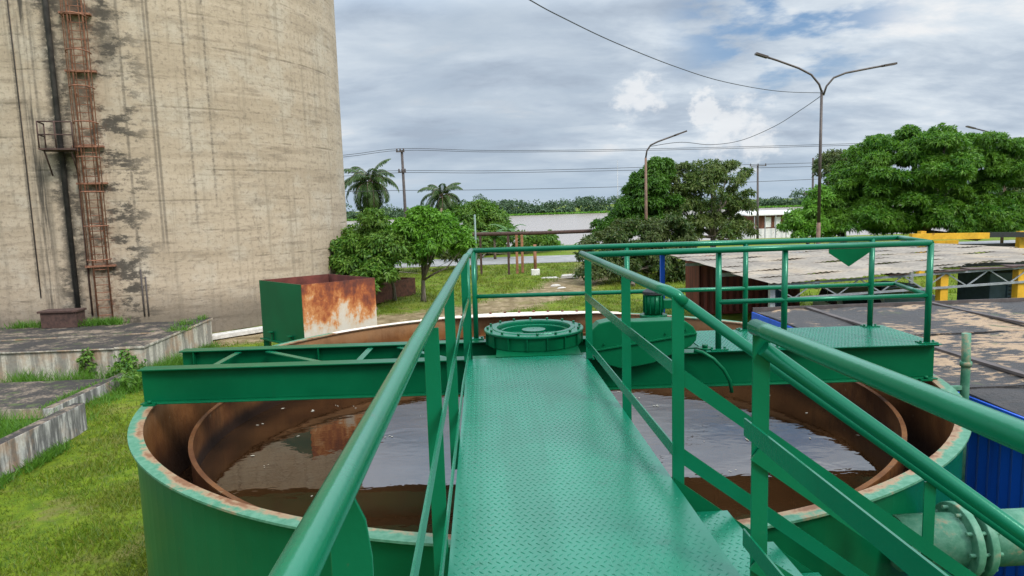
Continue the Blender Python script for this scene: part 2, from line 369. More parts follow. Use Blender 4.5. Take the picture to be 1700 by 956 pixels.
# ------------------------------------------------------------------ foliage helpers
def leaves(C, N, nl, ln, wd, droop=.45, up=.35):
    """rosettes of nl folded leaves at centres C that face N; returns (n,4,3)"""
    C = np.repeat(C, nl, 0); N = np.repeat(N, nl, 0); n = len(C)
    d = rng.normal(size=(n, 3)); d /= np.linalg.norm(d, axis=1)[:, None]
    d = d+N*up; d[:, 2] -= droop*rng.random(n); d /= np.linalg.norm(d, axis=1)[:, None]
    s = np.cross(d, N+rng.normal(size=(n, 3))*.35); s /= (np.linalg.norm(s, axis=1)[:, None]+1e-6)
    L = (ln*(.7+.6*rng.random(n)))[:, None]; w = (wd*(.7+.6*rng.random(n)))[:, None]
    mid = C+d*L*.5; tip = C+d*L; tip[:, 2] -= L[:, 0]*.28
    return np.stack([C, mid+s*w/2, tip, mid-s*w/2], 1)
def shell(c, r, n, inner=.72, low=-.55):
    d = rng.normal(size=(n*2, 3)); d /= np.linalg.norm(d, axis=1)[:, None]; d = d[d[:, 2] > low][:n]
    k = inner+(1-inner)*rng.random(len(d))**.6
    k = k*(1+.13*np.sin(d[:, 0]*7+c[0])*np.sin(d[:, 1]*6+c[1])+.08*np.sin(d[:, 2]*11+c[2]))
    return np.array(c)+d*np.array(r)*k[:, None], d
def clumps(c, r, n, rs, flat=.75, low=-.35, inner=.62):
    p, d = shell(c, r, n, inner, low)
    return [(q, (s, s, s*flat)) for q, s in zip(p, rs[0]+(rs[1]-rs[0])*rng.random(len(p)))]
def crown_quads(cl, per, nl, ln, wd, droop=.45, up=.35, low=-.4):
    out = []
    for c, r in cl:
        p, d = shell(c, r, per, .7, low); nn = d+np.array((0, 0, .5)); nn /= np.linalg.norm(nn, axis=1)[:, None]
        out.append(leaves(p, nn, nl, ln, wd, droop, up))
    return np.concatenate(out)
def trunk_mb(base, top, r, limbs, bend=.15):
    base, top = Vector(base), Vector(top); mb = MB(); pts = []; k = 7
    for i in range(k):
        f = i/(k-1); q = base.lerp(top, f); q += Vector((math.sin(f*4+base.x)*bend, math.cos(f*3+base.y)*bend, 0))*f; pts.append(q)
    mb.tube(pts, [r*(1.35 if i == 0 else 1)*(1-.45*i/(k-1)) for i in range(k)], 10)
    for l in limbs:
        l = Vector(l); s = pts[random.choice((3, 4, 5))]; md = s.lerp(l, .55)+Vector((0, 0, -.12*(l-s).length))
        mb.tube([s, s.lerp(md, .5)+Vector((0, 0, .05)), md, l], [r*.5, r*.4, r*.28, r*.1], 7)
    return mb
def tree(name, label, base, mat, lobes, nsub, rs, per, nl, ln, wd, tr, trunk_r, group=None, cat='tree', flat=.75, droop=.45, up=.35, low=-.35, limbs=9, barkm=None):
    base = Vector(base); root = empty(name, base, label, cat, group); cl = []
    for (c, r), k in zip(lobes, nsub): cl += clumps(c, r, k, rs, flat, low)
    quads('crown', crown_quads(cl, per, nl, ln, wd, droop, up), mat, base, root)
    pick = random.sample(range(len(cl)), min(limbs, len(cl)))
    trunk_mb(base, tr, trunk_r, [cl[i][0] for i in pick]).build('trunk', barkm or m_bark, root)
    return root

# ------------------------------------------------------------------ concrete silo
SC = Vector((-18.1, 37.8, 0)); SR = 10.6; SH = 31.0
def sil(a, r, z): a = R(a); return Vector((SC.x+math.sin(a)*r, SC.y-math.cos(a)*r, z))
m_silo, t, b = new('silo_concrete'); p = pos(t); x, y, z = t.xyz(p)
ang = t.math('ARCTAN2', t.math('SUBTRACT', x, SC.x), t.math('SUBTRACT', SC.y, y)); arc = t.math('MULTIPLY', ang, SR)
q = t.comb(arc, z, 0.0)
band = t.noise(t.scale(q, .05, .85, 1), 1.0, 9, .68); band2 = t.noise(t.scale(q, .25, 2.6, 1), 1.0, 8, .70)
mott = t.noise(q, .50, 9, .66); fine = t.noise(q, 5.5, 8, .72); vert = t.noise(t.scale(q, 3.2, .12, 1), 1.0, 8, .70); vert2 = t.noise(t.scale(q, .9, .05, 1), 1.0, 7, .66)
blot = t.noise(t.scale(q, .85, 1.5, 1), 1.0, 9, .74)
c = t.mix(t.step(band, .36, .64), (.69, .57, .44), (.545, .44, .325))
c = t.mix(t.math('MULTIPLY', t.step(mott, .46, .66), .6), c, (.72, .65, .55))
c = t.mix(t.math('MULTIPLY', t.step(band2, .50, .66), .42), c, (.38, .30, .215))
c = t.mix(t.math('MULTIPLY', t.step(fine, .50, .64), .52), c, (.25, .20, .148))
c = t.mix(t.math('MULTIPLY', t.step(vert, .50, .66), .52), c, (.36, .30, .225))
lift = t.math('FRACT', t.math('MULTIPLY', t.math('ADD', z, t.math('MULTIPLY', mott, .05)), .80))
line = t.math('MULTIPLY', t.math('SUBTRACT', 1.0, t.step(t.math('ABSOLUTE', t.math('SUBTRACT', lift, .5)), .01, .05)), t.step(t.noise(t.scale(q, .5, .8, 1), 1.0, 6, .7), .48, .60))
c = t.mix(t.math('MULTIPLY', line, .45), c, (.24, .195, .145))
smear = t.math('MULTIPLY', t.step(band2, .50, .58), t.step(blot, .47, .57))
c = t.mix(t.math('MULTIPLY', smear, .28), c, (.15, .12, .09))
def around(a, w): return t.math('SUBTRACT', 1.0, t.step(t.math('ABSOLUTE', t.math('SUBTRACT', arc, R(a)*SR)), .15*w, w))
def trace(a, w, z0, lo): return t.math('MULTIPLY', around(a, w), t.math('MULTIPLY', t.step(z, z0, z0+1.0), t.step(fine, lo-.14, lo+.10)))
st = t.math('MULTIPLY', around(20.8, 2.0), t.step(blot, .48, .57))
st = t.math('MAXIMUM', st, t.math('MULTIPLY', around(11.7, .42), t.step(fine, .34, .50)))
st = t.math('MAXIMUM', st, t.math('MULTIPLY', around(11.9, 1.0), t.step(t.math('ADD', blot, .04), .50, .62)))
st = t.math('MAXIMUM', st, t.math('MULTIPLY', around(7.3, .40), t.step(vert, .42, .58)))
st = t.math('MAXIMUM', st, t.math('MULTIPLY', around(21.5, .7), t.math('MULTIPLY', t.step(z, 9.0, 13.0), t.step(blot, .40, .52))))
st = t.math('MAXIMUM', st, t.math('MULTIPLY', around(18.0, .9), t.math('MULTIPLY', t.step(z, 8.0, 13.0), t.step(blot, .44, .56))))
for a_, z0_, lo_ in ((29.2, 3.2, .36), (29.9, 3.2, .36), (36.5, 4, .46), (24.2, .5, .4), (4.6, 2, .44), (8.3, 1, .4), (41, 5, .48)): st = t.math('MAXIMUM', st, t.math('MULTIPLY', trace(a_, .08, z0_, lo_), .55))
st = t.math('MAXIMUM', st, t.math('MULTIPLY', t.step(vert2, .60, .70), t.math('MULTIPLY', t.step(fine, .40, .58), .55)))
c = t.mix(t.math('MULTIPLY', st, .88), c, (.05, .044, .037))
low = t.math('MULTIPLY', t.math('SUBTRACT', 1.0, t.step(t.math('ADD', z, t.math('MULTIPLY', blot, 1.4)), 1.2, 2.9)), .72)
c = t.mix(low, c, (.12, .10, .08))
c = t.mix(t.math('MULTIPLY', around(17, .85), t.math('MULTIPLY', t.step(fine, .40, .62), .50)), c, (.30, .15, .085))
c = t.mix(1.0, c, (.625, .60, .565), 'MULTIPLY')
setp(t, b, Base_Color=c, Roughness=.9)
bump(t, b, t.math('ADD', t.math('ADD', fine, t.math('MULTIPLY', band2, .5)), t.math('MULTIPLY', line, -.6)), .45, .05)

silo = empty('concrete_silo', SC, 'huge round weathered concrete silo with a rusty caged ladder on its side', 'silo')
MB().lathe([(0.01, 0), (SR, 0), (SR, .02), (SR, SH-.02), (SR, SH), (0.01, SH)], SC, 160, close=False).build('wall', m_silo, silo).data.polygons.foreach_set('use_smooth', [(i % 5) == 2 for i in range(800)])
MB().lathe([(0.01, SH), (SR+.3, SH), (SR+.3, SH+.4), (0.01, SH+1.6)], SC, 96, close=False).build('roof', m_block, silo)
LA = 17.0
ld = MB(); tl = (Vector((math.cos(R(LA)), math.sin(R(LA)), 0)))
def lp(s, r, z): return sil(LA, SR+r, z)+tl*s
for s in (-.25, .25): ld.tube([lp(s, .24, .9), lp(s, .24, SH)], .035, 6)
for k in range(int((SH-1.2)/.3)): ld.tube([lp(-.25, .24, 1.2+k*.3), lp(.25, .24, 1.2+k*.3)], .017, 5)
for k in range(11):
    for s in (-.25, .25): ld.bar(lp(s, 0, 1.6+k*2.7), lp(s, .26, 1.6+k*2.7), .05, .06)
ladder = ld.build('ladder', m_ruststeel, silo)
cg = MB()
for k in range(21):
    zz = 3.4+k*1.3; cg.tube([lp(.40*math.cos(a), .24+.72*math.sin(a), zz) for a in np.linspace(-.15, math.pi+.15, 11)], .026, 5)
for a in np.linspace(.25, math.pi-.25, 5): cg.tube([lp(.40*math.cos(a), .24+.72*math.sin(a), 3.3), lp(.40*math.cos(a), .24+.72*math.sin(a), SH)], .017, 5)
cg.build('safety_cage', m_ruststeel, ladder)
for zz in (3.1, 6.3, 7.7, 10.5, 12.6):
    o = MB().box(-.42, .62, -.1, .16, zz, zz+.07).rot((0, 0, 0), R(LA)).build('rest_bracket', m_ruststeel, silo); o.location = sil(LA, SR+.16, zz)-SC
bl = MB(); z0 = 7.55
def bp(s, r, z): return lp(s, r, z)
bl.hexa([bp(-1.45, .06, z0), bp(-.3, .0, z0), bp(-.3, .95, z0), bp(-1.45, 1.0, z0), bp(-1.45, .06, z0+.06), bp(-.3, .0, z0+.06), bp(-.3, .95, z0+.06), bp(-1.45, 1.0, z0+.06)])
bl.tube([bp(-1.3, .08, z0-.9), bp(-1.3, .9, z0)], .03, 6).tube([bp(-.45, .02, z0-.9), bp(-.45, .85, z0)], .03, 6)
balc = bl.build('balcony', m_darkrust, silo)
rl = MB()
for zz in (.55, 1.02): rl.tube([bp(-1.42, .1, z0+zz), bp(-1.42, .97, z0+zz), bp(-.33, .92, z0+zz)], .028, 6)
for s, r in ((-1.42, .97), (-1.42, .12), (-.88, .95), (-.33, .92)): rl.tube([bp(s, r, z0+.06), bp(s, r, z0+1.02)], .028, 6)
rl.build('railing', m_darkrust, balc)
dp = MB()
dp.tube([sil(11.9, SR+.08, 1.55), sil(11.9, SR+.08, SH)], .095, 10)
dp.build('downpipe', plain('tarry_pipe', (.035, .03, .027), .85, 0, .5, 3, .4), silo)
for a, za, zb, rr in ((5.0, 2.0, SH, .022), (14.4, 1.2, 8, .035), (24.2, 1.0, 2.9, .03), (25.0, 1.0, 2.6, .03)):
    MB().tube([sil(a, SR+.03, za), sil(a, SR+.03, zb)], rr, 6).build('conduit', m_darkrust if rr > .03 else m_poledark, silo)

# ------------------------------------------------------------------ concrete slabs and low walls on the left
sa = empty('concrete_platform', (-20, 24, 0), 'high stained concrete platform at the foot of the silo', 'platform')
MB().box(-32, -10.62, 21.45, 26.85, 0, .94).build('base', m_slab, sa, .03)
MB().box(-11.5, -10.58, 21.4, 26.9, .943, 1.03).build('edge_kerb', m_slab, sa, .02)
MB().box(-32, -11.503, 21.38, 21.9, .943, 1.0).build('edge_kerb', m_slab, sa, .02)
MB().bar((-31, 22.6, .97), (-11.6, 24.3, .97), .35, .05).build('pipe_cover', m_slablow, sa)
sb = empty('concrete_platform', (-18, 19, 0), 'low mossy concrete slab in front of the high platform', 'platform')
MB().box(-32, -10.95, 17.4, 20.4, 0, .28).build('base', m_slablow, sb, .02)
MB().box(-10.94, -10.7, 16.9, 20.55, 0, .40).build('edge_kerb', m_lowwall, sb, .02)
w = MB().box(-9.78, -9.52, 6.0, 16.25, 0, .68).build('concrete_wall', m_lowwall, bevel=.015); tag(w, 'low free-standing concrete wall with black streaks in the grass', 'wall')
w = MB().bar((-11.3, 27.6, .09), (-8.2, 30.6, .09), .5, .18).build('concrete_kerb', m_block, bevel=.02); tag(w, 'pale concrete kerb strip on the grass at the foot of the silo', 'kerb')
bx = empty('junction_box', (-15.9, 26.5, 1), 'rusty brown steel box at the foot of the black downpipe', 'box')
MB().box(-16.65, -15.35, 26.2, 26.82, .945, 1.52).build('body', m_darkrust, bx, .01)
MB().box(-16.72, -15.28, 26.13, 26.84, 1.523, 1.60).build('lid', m_darkrust, bx, .01)

# ------------------------------------------------------------------ rusty hopper box on its stand
ZT, ZB = 3.86, 2.84
F_, L_, R_ = onz(500, 473, ZT), onz(430, 465, ZT), onz(622, 461, ZT); K_ = L_+R_-F_
hop = empty('steel_hopper', ((F_+K_)/2).to_3d()*1.0, 'open steel box on the tank edge with one green side and one rusted white side', 'hopper')
hop.location.z = 0
def plate(a, b, th, z0, z1):             # upright plate from a to b, thickness inwards
    d = (b-a).normalized(); nrm = Vector((-d.y, d.x, 0)); cen = (F_+K_)/2
    if (cen-a).dot(nrm) < 0: nrm = -nrm
    q = [a, b, b+nrm*th, a+nrm*th]
    return MB().hexa([(v.x, v.y, z0) for v in q]+[(v.x, v.y, z1) for v in q])
plate(F_, R_, .012, ZB, ZT).build('front_panel', m_rustbox, hop)['label'] = 'white sheet side eaten by orange rust'
dl = (L_-F_).normalized(); dr = (R_-F_).normalized()
plate(F_+dl*.014, L_, .012, ZB, ZT).build('side_panel', m_green, hop)['label'] = 'green painted side'
m_rustin = plain('deep_red_rust', (.115, .026, .017), .85, 0, .35, 4, .3)
plate(L_+dr*.014, K_, .012, ZB, ZT).build('back_panel', m_rustin, hop); plate(R_+dl*.014, K_-dr*.014, .012, ZB, ZT).build('side_panel', m_rustin, hop)
fl_ = MB()
for a, b2 in ((F_-dr*.032, L_-dr*.032),): fl_.bar((a.x, a.y, ZB+.012), (b2.x, b2.y, ZB+.012), .05, .022)
fl_.build('base_flange', m_green, hop)
cen = (F_+K_)/2; hq = [F_, R_, K_, L_]
MB().hexa([tuple(cen.lerp(v, .985).xy)+(ZB-.01,) for v in hq]+[tuple(cen.lerp(v, .985).xy)+(ZB+.004,) for v in hq]).build('floor', m_rustin, hop)
for v in hq:
    u = cen.lerp(v, .93); MB().box(u.x-.05, u.x+.05, u.y-.05, u.y+.05, 0, ZB-.012).build('leg', m_green, hop)
nrm = Vector((dl.y, -dl.x, 0)); nrm = nrm if nrm.dot(F_-R_) > 0 else -nrm
for s in (.32, .78):
    a = F_+dl*(L_-F_).length*s; hb = MB()
    hb.bar((a.x+nrm.x*.05, a.y+nrm.y*.05, ZB+.16), (a.x+nrm.x*.05-dl.x*.10, a.y+nrm.y*.05-dl.y*.10, ZB+.16), .07, .016)
    hb.bar((a.x+nrm.x*.03-dl.x*.05, a.y+nrm.y*.03-dl.y*.05, ZB), (a.x+nrm.x*.03-dl.x*.05, a.y+nrm.y*.03-dl.y*.05, ZB+.15), .025, .05, up=tuple(dl))
    hb.build('hinge_bracket', m_green, hop)

# ------------------------------------------------------------------ the clarifier tank
TC = Vector((.6, 7.72, 0)); TR = 4.095
tank = empty('clarifier_tank', TC, 'large round green steel tank holding brown water under the bridge', 'tank')
MB().lathe([(TR, 0), (TR, 3.11), (TR-.012, 3.11), (TR-.012, 0)], TC, 160).build('outer_wall', m_green, tank)
MB().lathe([(TR-.014, 0.05), (TR-.014, 3.108), (TR-.03, 3.108), (TR-.03, 0.05)], TC, 160).build('inner_lining', m_inner, tank)
MB().lathe([(TR-.065, 3.112), (TR+.055, 3.112), (TR+.055, 3.128), (TR-.065, 3.128)], TC, 160).build('rim', m_rim, tank)
MB().lathe([(3.66, 2.02), (3.66, 2.84), (3.672, 2.84), (3.672, 2.02)], TC, 160).build('weir_ring', m_weir, tank)
MB().lathe([(3.645, 2.842), (3.687, 2.842), (3.687, 2.856), (3.645, 2.856)], TC, 160).build('weir_lip', m_weir, tank)
MB().lathe([(3.674, 2.02), (TR-.032, 2.02), (TR-.032, 2.05), (3.674, 2.05)], TC, 120).build('trough_floor', m_darkrust, tank)
MB().lathe([(.36, 1.0), (.36, 3.10), (.33, 3.10), (.33, 1.0)], (.55, 7.42, 0), 32).build('feed_well', m_rust, tank)
# flat white cover plate over the far end of the tank
m_cover, t, b = new('rust_stained_white_plate'); p = pos(t); n = t.noise(p, 1.3, 8, .66); f = t.noise(p, 7, 7, .68)
v = t.math('ADD', t.math('MULTIPLY', n, .7), t.math('MULTIPLY', f, .3))
c = t.mix(t.step(v, .40, .58), (.68, .64, .57), (.62, .50, .40)); c = t.mix(t.step(v, .56, .68), c, (.45, .22, .10))
setp(t, b, Base_Color=c, Roughness=.7)
am = 24
MB().lathe([(TR-.075, 3.1285), (TR+.065, 3.1285), (TR+.065, 3.1296), (TR-.075, 3.1296)], TC, 60, a0=64, a1=136).build('rim_strip', m_cover, tank)
arc_ = [TC+Vector(((TR+.06)*math.sin(R(a)), (TR+.06)*math.cos(R(a)), 3.1305)) for a in np.linspace(-am, am, 33)]
cvp = MB().prism([tuple(v) for v in arc_], (0, 0, .012)).build('cover_plate', m_cover, tank)
for a in np.linspace(-am+3, am-3, 13): MB().cyl(TC+Vector(((TR+.01)*math.sin(R(a)), (TR+.01)*math.cos(R(a)), 3.143)), .022, .03, 6).build('cover_bolt', m_rust, cvp)
m_sludge, t, b = new('brown_tank_water'); p = pos(t); n = t.noise(p, .9, 5, .6)
setp(t, b, Base_Color=t.mix(t.step(n, .3, .7), (.022, .0095, .0035), (.034, .0155, .006)), Roughness=.012, IOR=1.55, Specular_Tint=(1, .93, .84, 1))
bump(t, b, t.noise(t.scale(p, 1, 1.6, 1), 2.3, 3, .5, .4), .030, .1)
tag(MB().lathe([(.01, 2.45), (3.657, 2.45)], TC, 120, close=False).build('water', m_sludge), kind='structure')
tw = MB().lathe([(3.677, 2.25), (TR-.034, 2.14)], TC, 120, close=False).build('water', m_sludge); tag(tw, kind='structure')
op = MB(); py, pz = 4.10, 2.76
op.tube([(2.60, py, pz), (3.9, py, pz), (4.12, py, pz-.08), (4.24, py, pz-.3), (4.26, py, 0)], .175, 28)
pipe = op.build('outlet_pipe', m_rim, tank)
for xx in (2.98, 3.07):
    MB().tube([(xx, py, pz), (xx+.05, py, pz)], .24, 32).build('flange', m_rim, pipe, .006)
for k in range(10):
    a = 2*math.pi*k/10; MB().tube([(2.945, py+.205*math.cos(a), pz+.205*math.sin(a)), (3.155, py+.205*math.cos(a), pz+.205*math.sin(a))], .014, 6).build('flange_bolt', m_rim, pipe)
vp = MB().tube([(4.86, 6.62, 1.2), (4.86, 6.62, 3.30), (4.85, 6.62, 3.58)], .042, 12).tube([(4.86, 6.62, 3.24), (4.86, 6.62, 3.29)], .055, 12)
vp.bar((4.52, 6.62, 3.02), (4.82, 6.62, 3.02), .04, .04).build('overflow_pipe', m_rim, tank)

fk = []
for k in range(70):
    a = random.uniform(0, 6.28); r_ = 3.6*math.sqrt(random.random())*.98; s_ = random.uniform(.006, .022)
    for q_ in range(random.choice((1, 1, 2, 3))):
        cx_, cy_ = TC.x+r_*math.cos(a)+random.uniform(-.05, .05), TC.y+r_*math.sin(a)+random.uniform(-.05, .05); th_ = random.uniform(0, 3.1)
        fk.append([(cx_+s_*math.cos(th_+i*1.57)*(1.6 if i % 2 else .8), cy_+s_*math.sin(th_+i*1.57)*(1.6 if i % 2 else .8), 2.456) for i in range(4)])
fk = quads('scum_flecks', fk, plain('pale_scum', (.40, .36, .28), .8), (TC.x, TC.y, 2.5)); tag(fk, 'pale flecks of scum floating on the brown tank water', 'scum', kind='stuff')

# ------------------------------------------------------------------ bridge across the tank
BA, BC = R(-2.0), (.6, 7.4, 0)
def B(mb): return mb.rot(BC, BA)
def bq(x, y, z): v = Matrix.Rotation(BA, 4, 'Z') @ (Vector((x, y, z))-Vector(BC)); return v+Vector(BC)
bridge = empty('tank_bridge', (.6, 7.4, 3.13), 'green steel beam bridge spanning the round tank with a railed deck', 'bridge')
YF, YB, ZL, ZH = 6.78, 7.66, 3.131, 3.488
for yy in (YF, YB):
    bm = MB()
    bm.box(-3.45, 4.56, yy-.085, yy+.085, ZH-.014, ZH).box(-3.45, 4.56, yy-.085, yy+.085, ZL, ZL+.014).box(-3.45, 4.56, yy-.006, yy+.006, ZL+.0145, ZH-.0145)
    beam = B(bm).build('beam', m_green, bridge, .003, 1)
    for xx in (-3.3, -1.9, -.6, 1.9, 2.62, 3.5, 4.5):
        if yy == YB: B(MB().box(xx, xx+.012, yy-.08, yy-.008, ZL+.016, ZH-.016)).build('stiffener', m_green, beam)
    clip = MB().box(-3.40, -3.28, yy-.13, yy-.088, ZL-.001, ZL+.02).cyl((-3.34, yy-.11, ZL+.021), .02, .03, 8); B(clip).build('holding_clip', m_green, beam)
    clip = MB().box(4.36, 4.48, yy-.13, yy-.088, ZL-.001, ZL+.02).cyl((4.42, yy-.11, ZL+.021), .02, .03, 8); B(clip).build('holding_clip', m_green, beam)
for xa, xb in ((-2.78, -2.78), (-2.45, -1.62), (-1.30, -1.30), (-.98, -.35)):
    bm = MB().bar((xb, YF+.09, ZH-.03), (xa, YB-.09, ZH-.03), .065, .012); B(bm).build('brace', m_rail, bridge)
def lugs(x0, x1, y0, y1, z, s=.036, f=None):   # raised lens-shaped tread lugs, alternating direction
    V = []; Fc = []
    i = 0; ys = np.arange(y0, y1, s)
    for r_, yy in enumerate(ys):
        for c_, xx in enumerate(np.arange(x0+(s/2 if r_ % 2 else 0), x1, s)):
            a = math.pi/4 if (r_ % 2) else -math.pi/4
            ca, sa_ = math.cos(a), math.sin(a); o = len(V)
            for u, w_, h in ((-.0155, 0, 0), (0, -.0048, 0), (.0155, 0, 0), (0, .0048, 0), (-.0065, 0, .0026), (.0065, 0, .0026)):
                V.append((xx+u*ca-w_*sa_, yy+u*sa_+w_*ca, z+h))
            Fc += [(o, o+1, o+5, o+4), (o+1, o+2, o+5), (o+2, o+3, o+4, o+5), (o+3, o, o+4)]
    return V, Fc
def plate_mesh(name, x0, x1, y0, y1, z, th, mat, parent, lx0=None, lx1=None, ly0=None, ly1=None, post=None, s=.036):
    mb = MB().box(x0, x1, y0, y1, z-th, z)
    V, Fc = lugs((lx0 if lx0 is not None else x0)+.03, (lx1 if lx1 is not None else x1)-.03, (ly0 if ly0 is not None else y0)+.03, (ly1 if ly1 is not None else y1)-.03, z, s)
    mb.raw(V, Fc)
    if post: post(mb)
    return mb.build(name, mat, parent)
plate_mesh('deck_plate', 2.22, 4.575, YF-.10, YB+.12, 3.497, .007, m_plate, bridge, post=B)
B(MB().box(.12, .98, YF-.05, YB+.05, 3.4905, 3.4995)).build('centre_plate', m_green, bridge)
B(MB().box(2.0, 2.3, YF+.15, YF+.45, 3.20, 3.488)).build('gear_bracket', m_green, bridge)
# railing of the bridge
def brail(pts, r, n=14): return MB().tube([bq(*p_) for p_ in pts], r, n)
RZ = 4.505
rail = brail([(-.14, YB+.10, RZ), (4.70, YB+.06, RZ)], .030).tube([bq(4.70, YB+.06, RZ), bq(4.68, YB-.03, RZ), bq(4.47, YF-.02, RZ)], .030, 14)
rail.tube([bq(.97, YF-.10, RZ-.005), bq(4.47, YF-.02, RZ)], .030, 14)
rail = rail.build('railing', m_rail, bridge)
ml = brail([(-.12, YB+.10, 3.98), (4.68, YB+.06, 3.98)], .024, 12).tube([bq(4.68, YB+.06, 3.98), bq(4.47, YF+.0, 3.98)], .024, 12)
ml.build('mid_rail', m_rail, rail)
brail([(2.36, YF-.03, 3.98), (4.46, YF-.02, 3.98)], .024, 12).build('mid_rail', m_rail, rail)
for xx, yy in ((-.12, YB+.10), (1.62, YB+.09), (2.97, YB+.08), (4.40, YB+.06), (2.36, YF-.02), (3.02, YF-.02), (4.47, YF-.02)):
    z0 = 3.4985 if xx > 2.2 else 3.489
    q = bq(xx, yy, z0); pm_ = MB().tube([q, (q.x, q.y, RZ)], .030, 14)
    pm_.box(q.x-.085, q.x+.085, q.y-.06, q.y+.06, z0, z0+.012)
    for sx in (-.065, .065): pm_.cyl((q.x+sx, q.y, z0+.0125), .012, .014, 6)
    pm_.build('post', m_rail, rail)
q0 = bq(3.93, YB+.02, 4.47); hw = .215
sg = MB().prism([bq(3.89, YB+.02, 4.475), bq(4.36, YB+.02, 4.475), bq(4.36, YB+.02, 4.36), bq(4.12, YB+.02, 4.20), bq(3.89, YB+.02, 4.36)], (0, .006, 0)).build('sign_plate', m_green)
tag(sg, 'blank green pointed plate hanging from the bridge railing', 'plate')
hose = MB().tube([bq(2.08, YF-.14, 3.52), bq(2.16, YF-.16, 3.505), bq(2.26, YF-.19, 3.44), bq(2.36, YF-.20, 3.33), bq(2.42, YF-.20, 3.22), bq(2.44, YF-.20, 3.10)], .019, 10).build('hose', m_green)
tag(hose, 'short green hose drooping from the bridge deck edge', 'hose')
cpl = MB()
q = bq(2.24, YF+.03, 3.4985); cp = MB().cyl(q, .075, .014, 16).cyl((q.x, q.y, q.z+.0145), .03, .03, 8).build('bolt_cap', m_green); tag(cp, 'round bolted cap on the deck beside the drooping hose', 'cap')

# ------------------------------------------------------------------ drive ring in the middle of the bridge
RC = Vector((.53, 7.42, 3.50))
ring = empty('drive_ring', RC, 'round green gear housing with spokes at the end of the walkway', 'gear housing')
def rl_(prof, n=72): return MB().lathe(prof, RC, n)
rl_([(.36, .001), (.473, .001), (.473, .03), (.36, .03)]).build('base_ring', m_green, ring)
rl_([(.475, .002), (.515, .002), (.515, .135), (.475, .135)]).build('housing', m_green, ring, .004)
rl_([(.40, .136), (.54, .136), (.545, .146), (.545, .158), (.54, .165), (.455, .168), (.45, .176), (.405, .176), (.40, .16)]).build('top_flange', m_rail, ring)
rl_([(.355, .06), (.399, .06), (.399, .128), (.39, .135), (.362, .135), (.355, .128)]).build('inner_ring', m_rail, ring)
hub = MB().lathe([(.01, .02), (.11, .02), (.11, .12), (.13, .122), (.13, .145), (.01, .15)], RC, 28, close=False).build('hub', m_rail, ring)
for k in range(6):
    a = R(22+60*k); d = Vector((math.cos(a), math.sin(a), 0)); nn_ = Vector((-d.y, d.x, 0))
    mb = MB().bar(RC+d*.128+Vector((0, 0, .085)), RC+d*.354+Vector((0, 0, .075)), .085, .018)
    mb.bar(RC+d*.128+Vector((0, 0, .055)), RC+d*.354+Vector((0, 0, .055)), .016, .038).build('spoke', m_rail, ring)
rl_([(.02, .003), (.354, .003), (.354, .018), (.02, .018)]).build('web_plate', m_green, ring)
for k in range(16):
    a = R(11+22.5*k); d = Vector((math.cos(a), math.sin(a), 0))
    MB().bar(RC+d*.517+Vector((0, 0, .070)), RC+d*.538+Vector((0, 0, .070)), .014, .125).build('rib', m_green, ring)
for k in range(16):
    a = R(22.5*k); MB().cyl(RC+Vector((.505*math.cos(a), .505*math.sin(a), .169)), .014, .022, 6).build('bolt', m_green, ring)
# chain guard and gear motor
gd = empty('chain_guard', bq(1.6, YF-.1, 3.5), 'long rounded green chain guard beside the gear ring', 'guard')
def gp(px, py_): return at(px, py_, 6.58)
gpts = [(979, 560), (984, 547), (995, 537), (1012, 533), (1060, 533.5), (1118, 531), (1138, 533), (1151, 542), (1158, 553), (1156, 565), (1147, 575), (1132, 582), (1108, 592), (1084, 603), (1060, 608), (1030, 612), (1012, 607), (998, 596), (985, 580)]
gbody = MB().prism([gp(*q_) for q_ in gpts], (0, .20, 0)).build('cover', m_green, gd, .012, 3)
def gl(px, py_, d=-.004): v = gp(px, py_); v.y += d; return v
MB().bar(gl(986, 581.5, -.012), gl(1156, 552.5, -.012), .024, .016).build('seam_flange', m_green, gd, .002)
for k in range(5):
    f = .1+.2*k; v = gl(986+170*f, 580.5-29*f-7, -.02); MB().tube([v, v+Vector((0, .018, 0))], .010, 6).build('screw', m_green, gd)
MB().box(1.2, 1.95, 6.74, 6.80, 3.491, 3.56).build('foot', m_green, gd)
gm = empty('gear_motor', bq(1.85, YB-.25, 3.5), 'small green gear motor behind the chain guard', 'motor')
q = bq(1.86, YB-.18, 3.5)
MB().box(q.x-.16, q.x+.16, q.y-.14, q.y+.14, 3.503, 3.56).build('base_plate', m_green, gm, .006)
MB().cyl((q.x, q.y, 3.562), .12, .16, 24).tube([(q.x, q.y, 3.722), (q.x, q.y, 3.76)], .15, 24).build('gearbox', m_green, gm, .006)
mt_ = MB().cyl((q.x, q.y, 3.762), .10, .22, 24)
for k in range(12):
    a = R(30*k); mt_.bar((q.x+.10*math.cos(a), q.y+.10*math.sin(a), 3.78), (q.x+.10*math.cos(a), q.y+.10*math.sin(a), 3.97), .008, .03, up=(math.cos(a), math.sin(a), 0))
mt_.build('motor_body', m_green, gm)
MB().lathe([(.01, .0), (.115, .0), (.115, .03), (.07, .06), (.01, .065)], (q.x, q.y, 3.985), 24, close=False).build('fan_cover', m_black, gm)
MB().box(q.x+.10, q.x+.20, q.y-.06, q.y+.06, 3.82, 3.92).build('terminal_box', m_green, gm, .006)

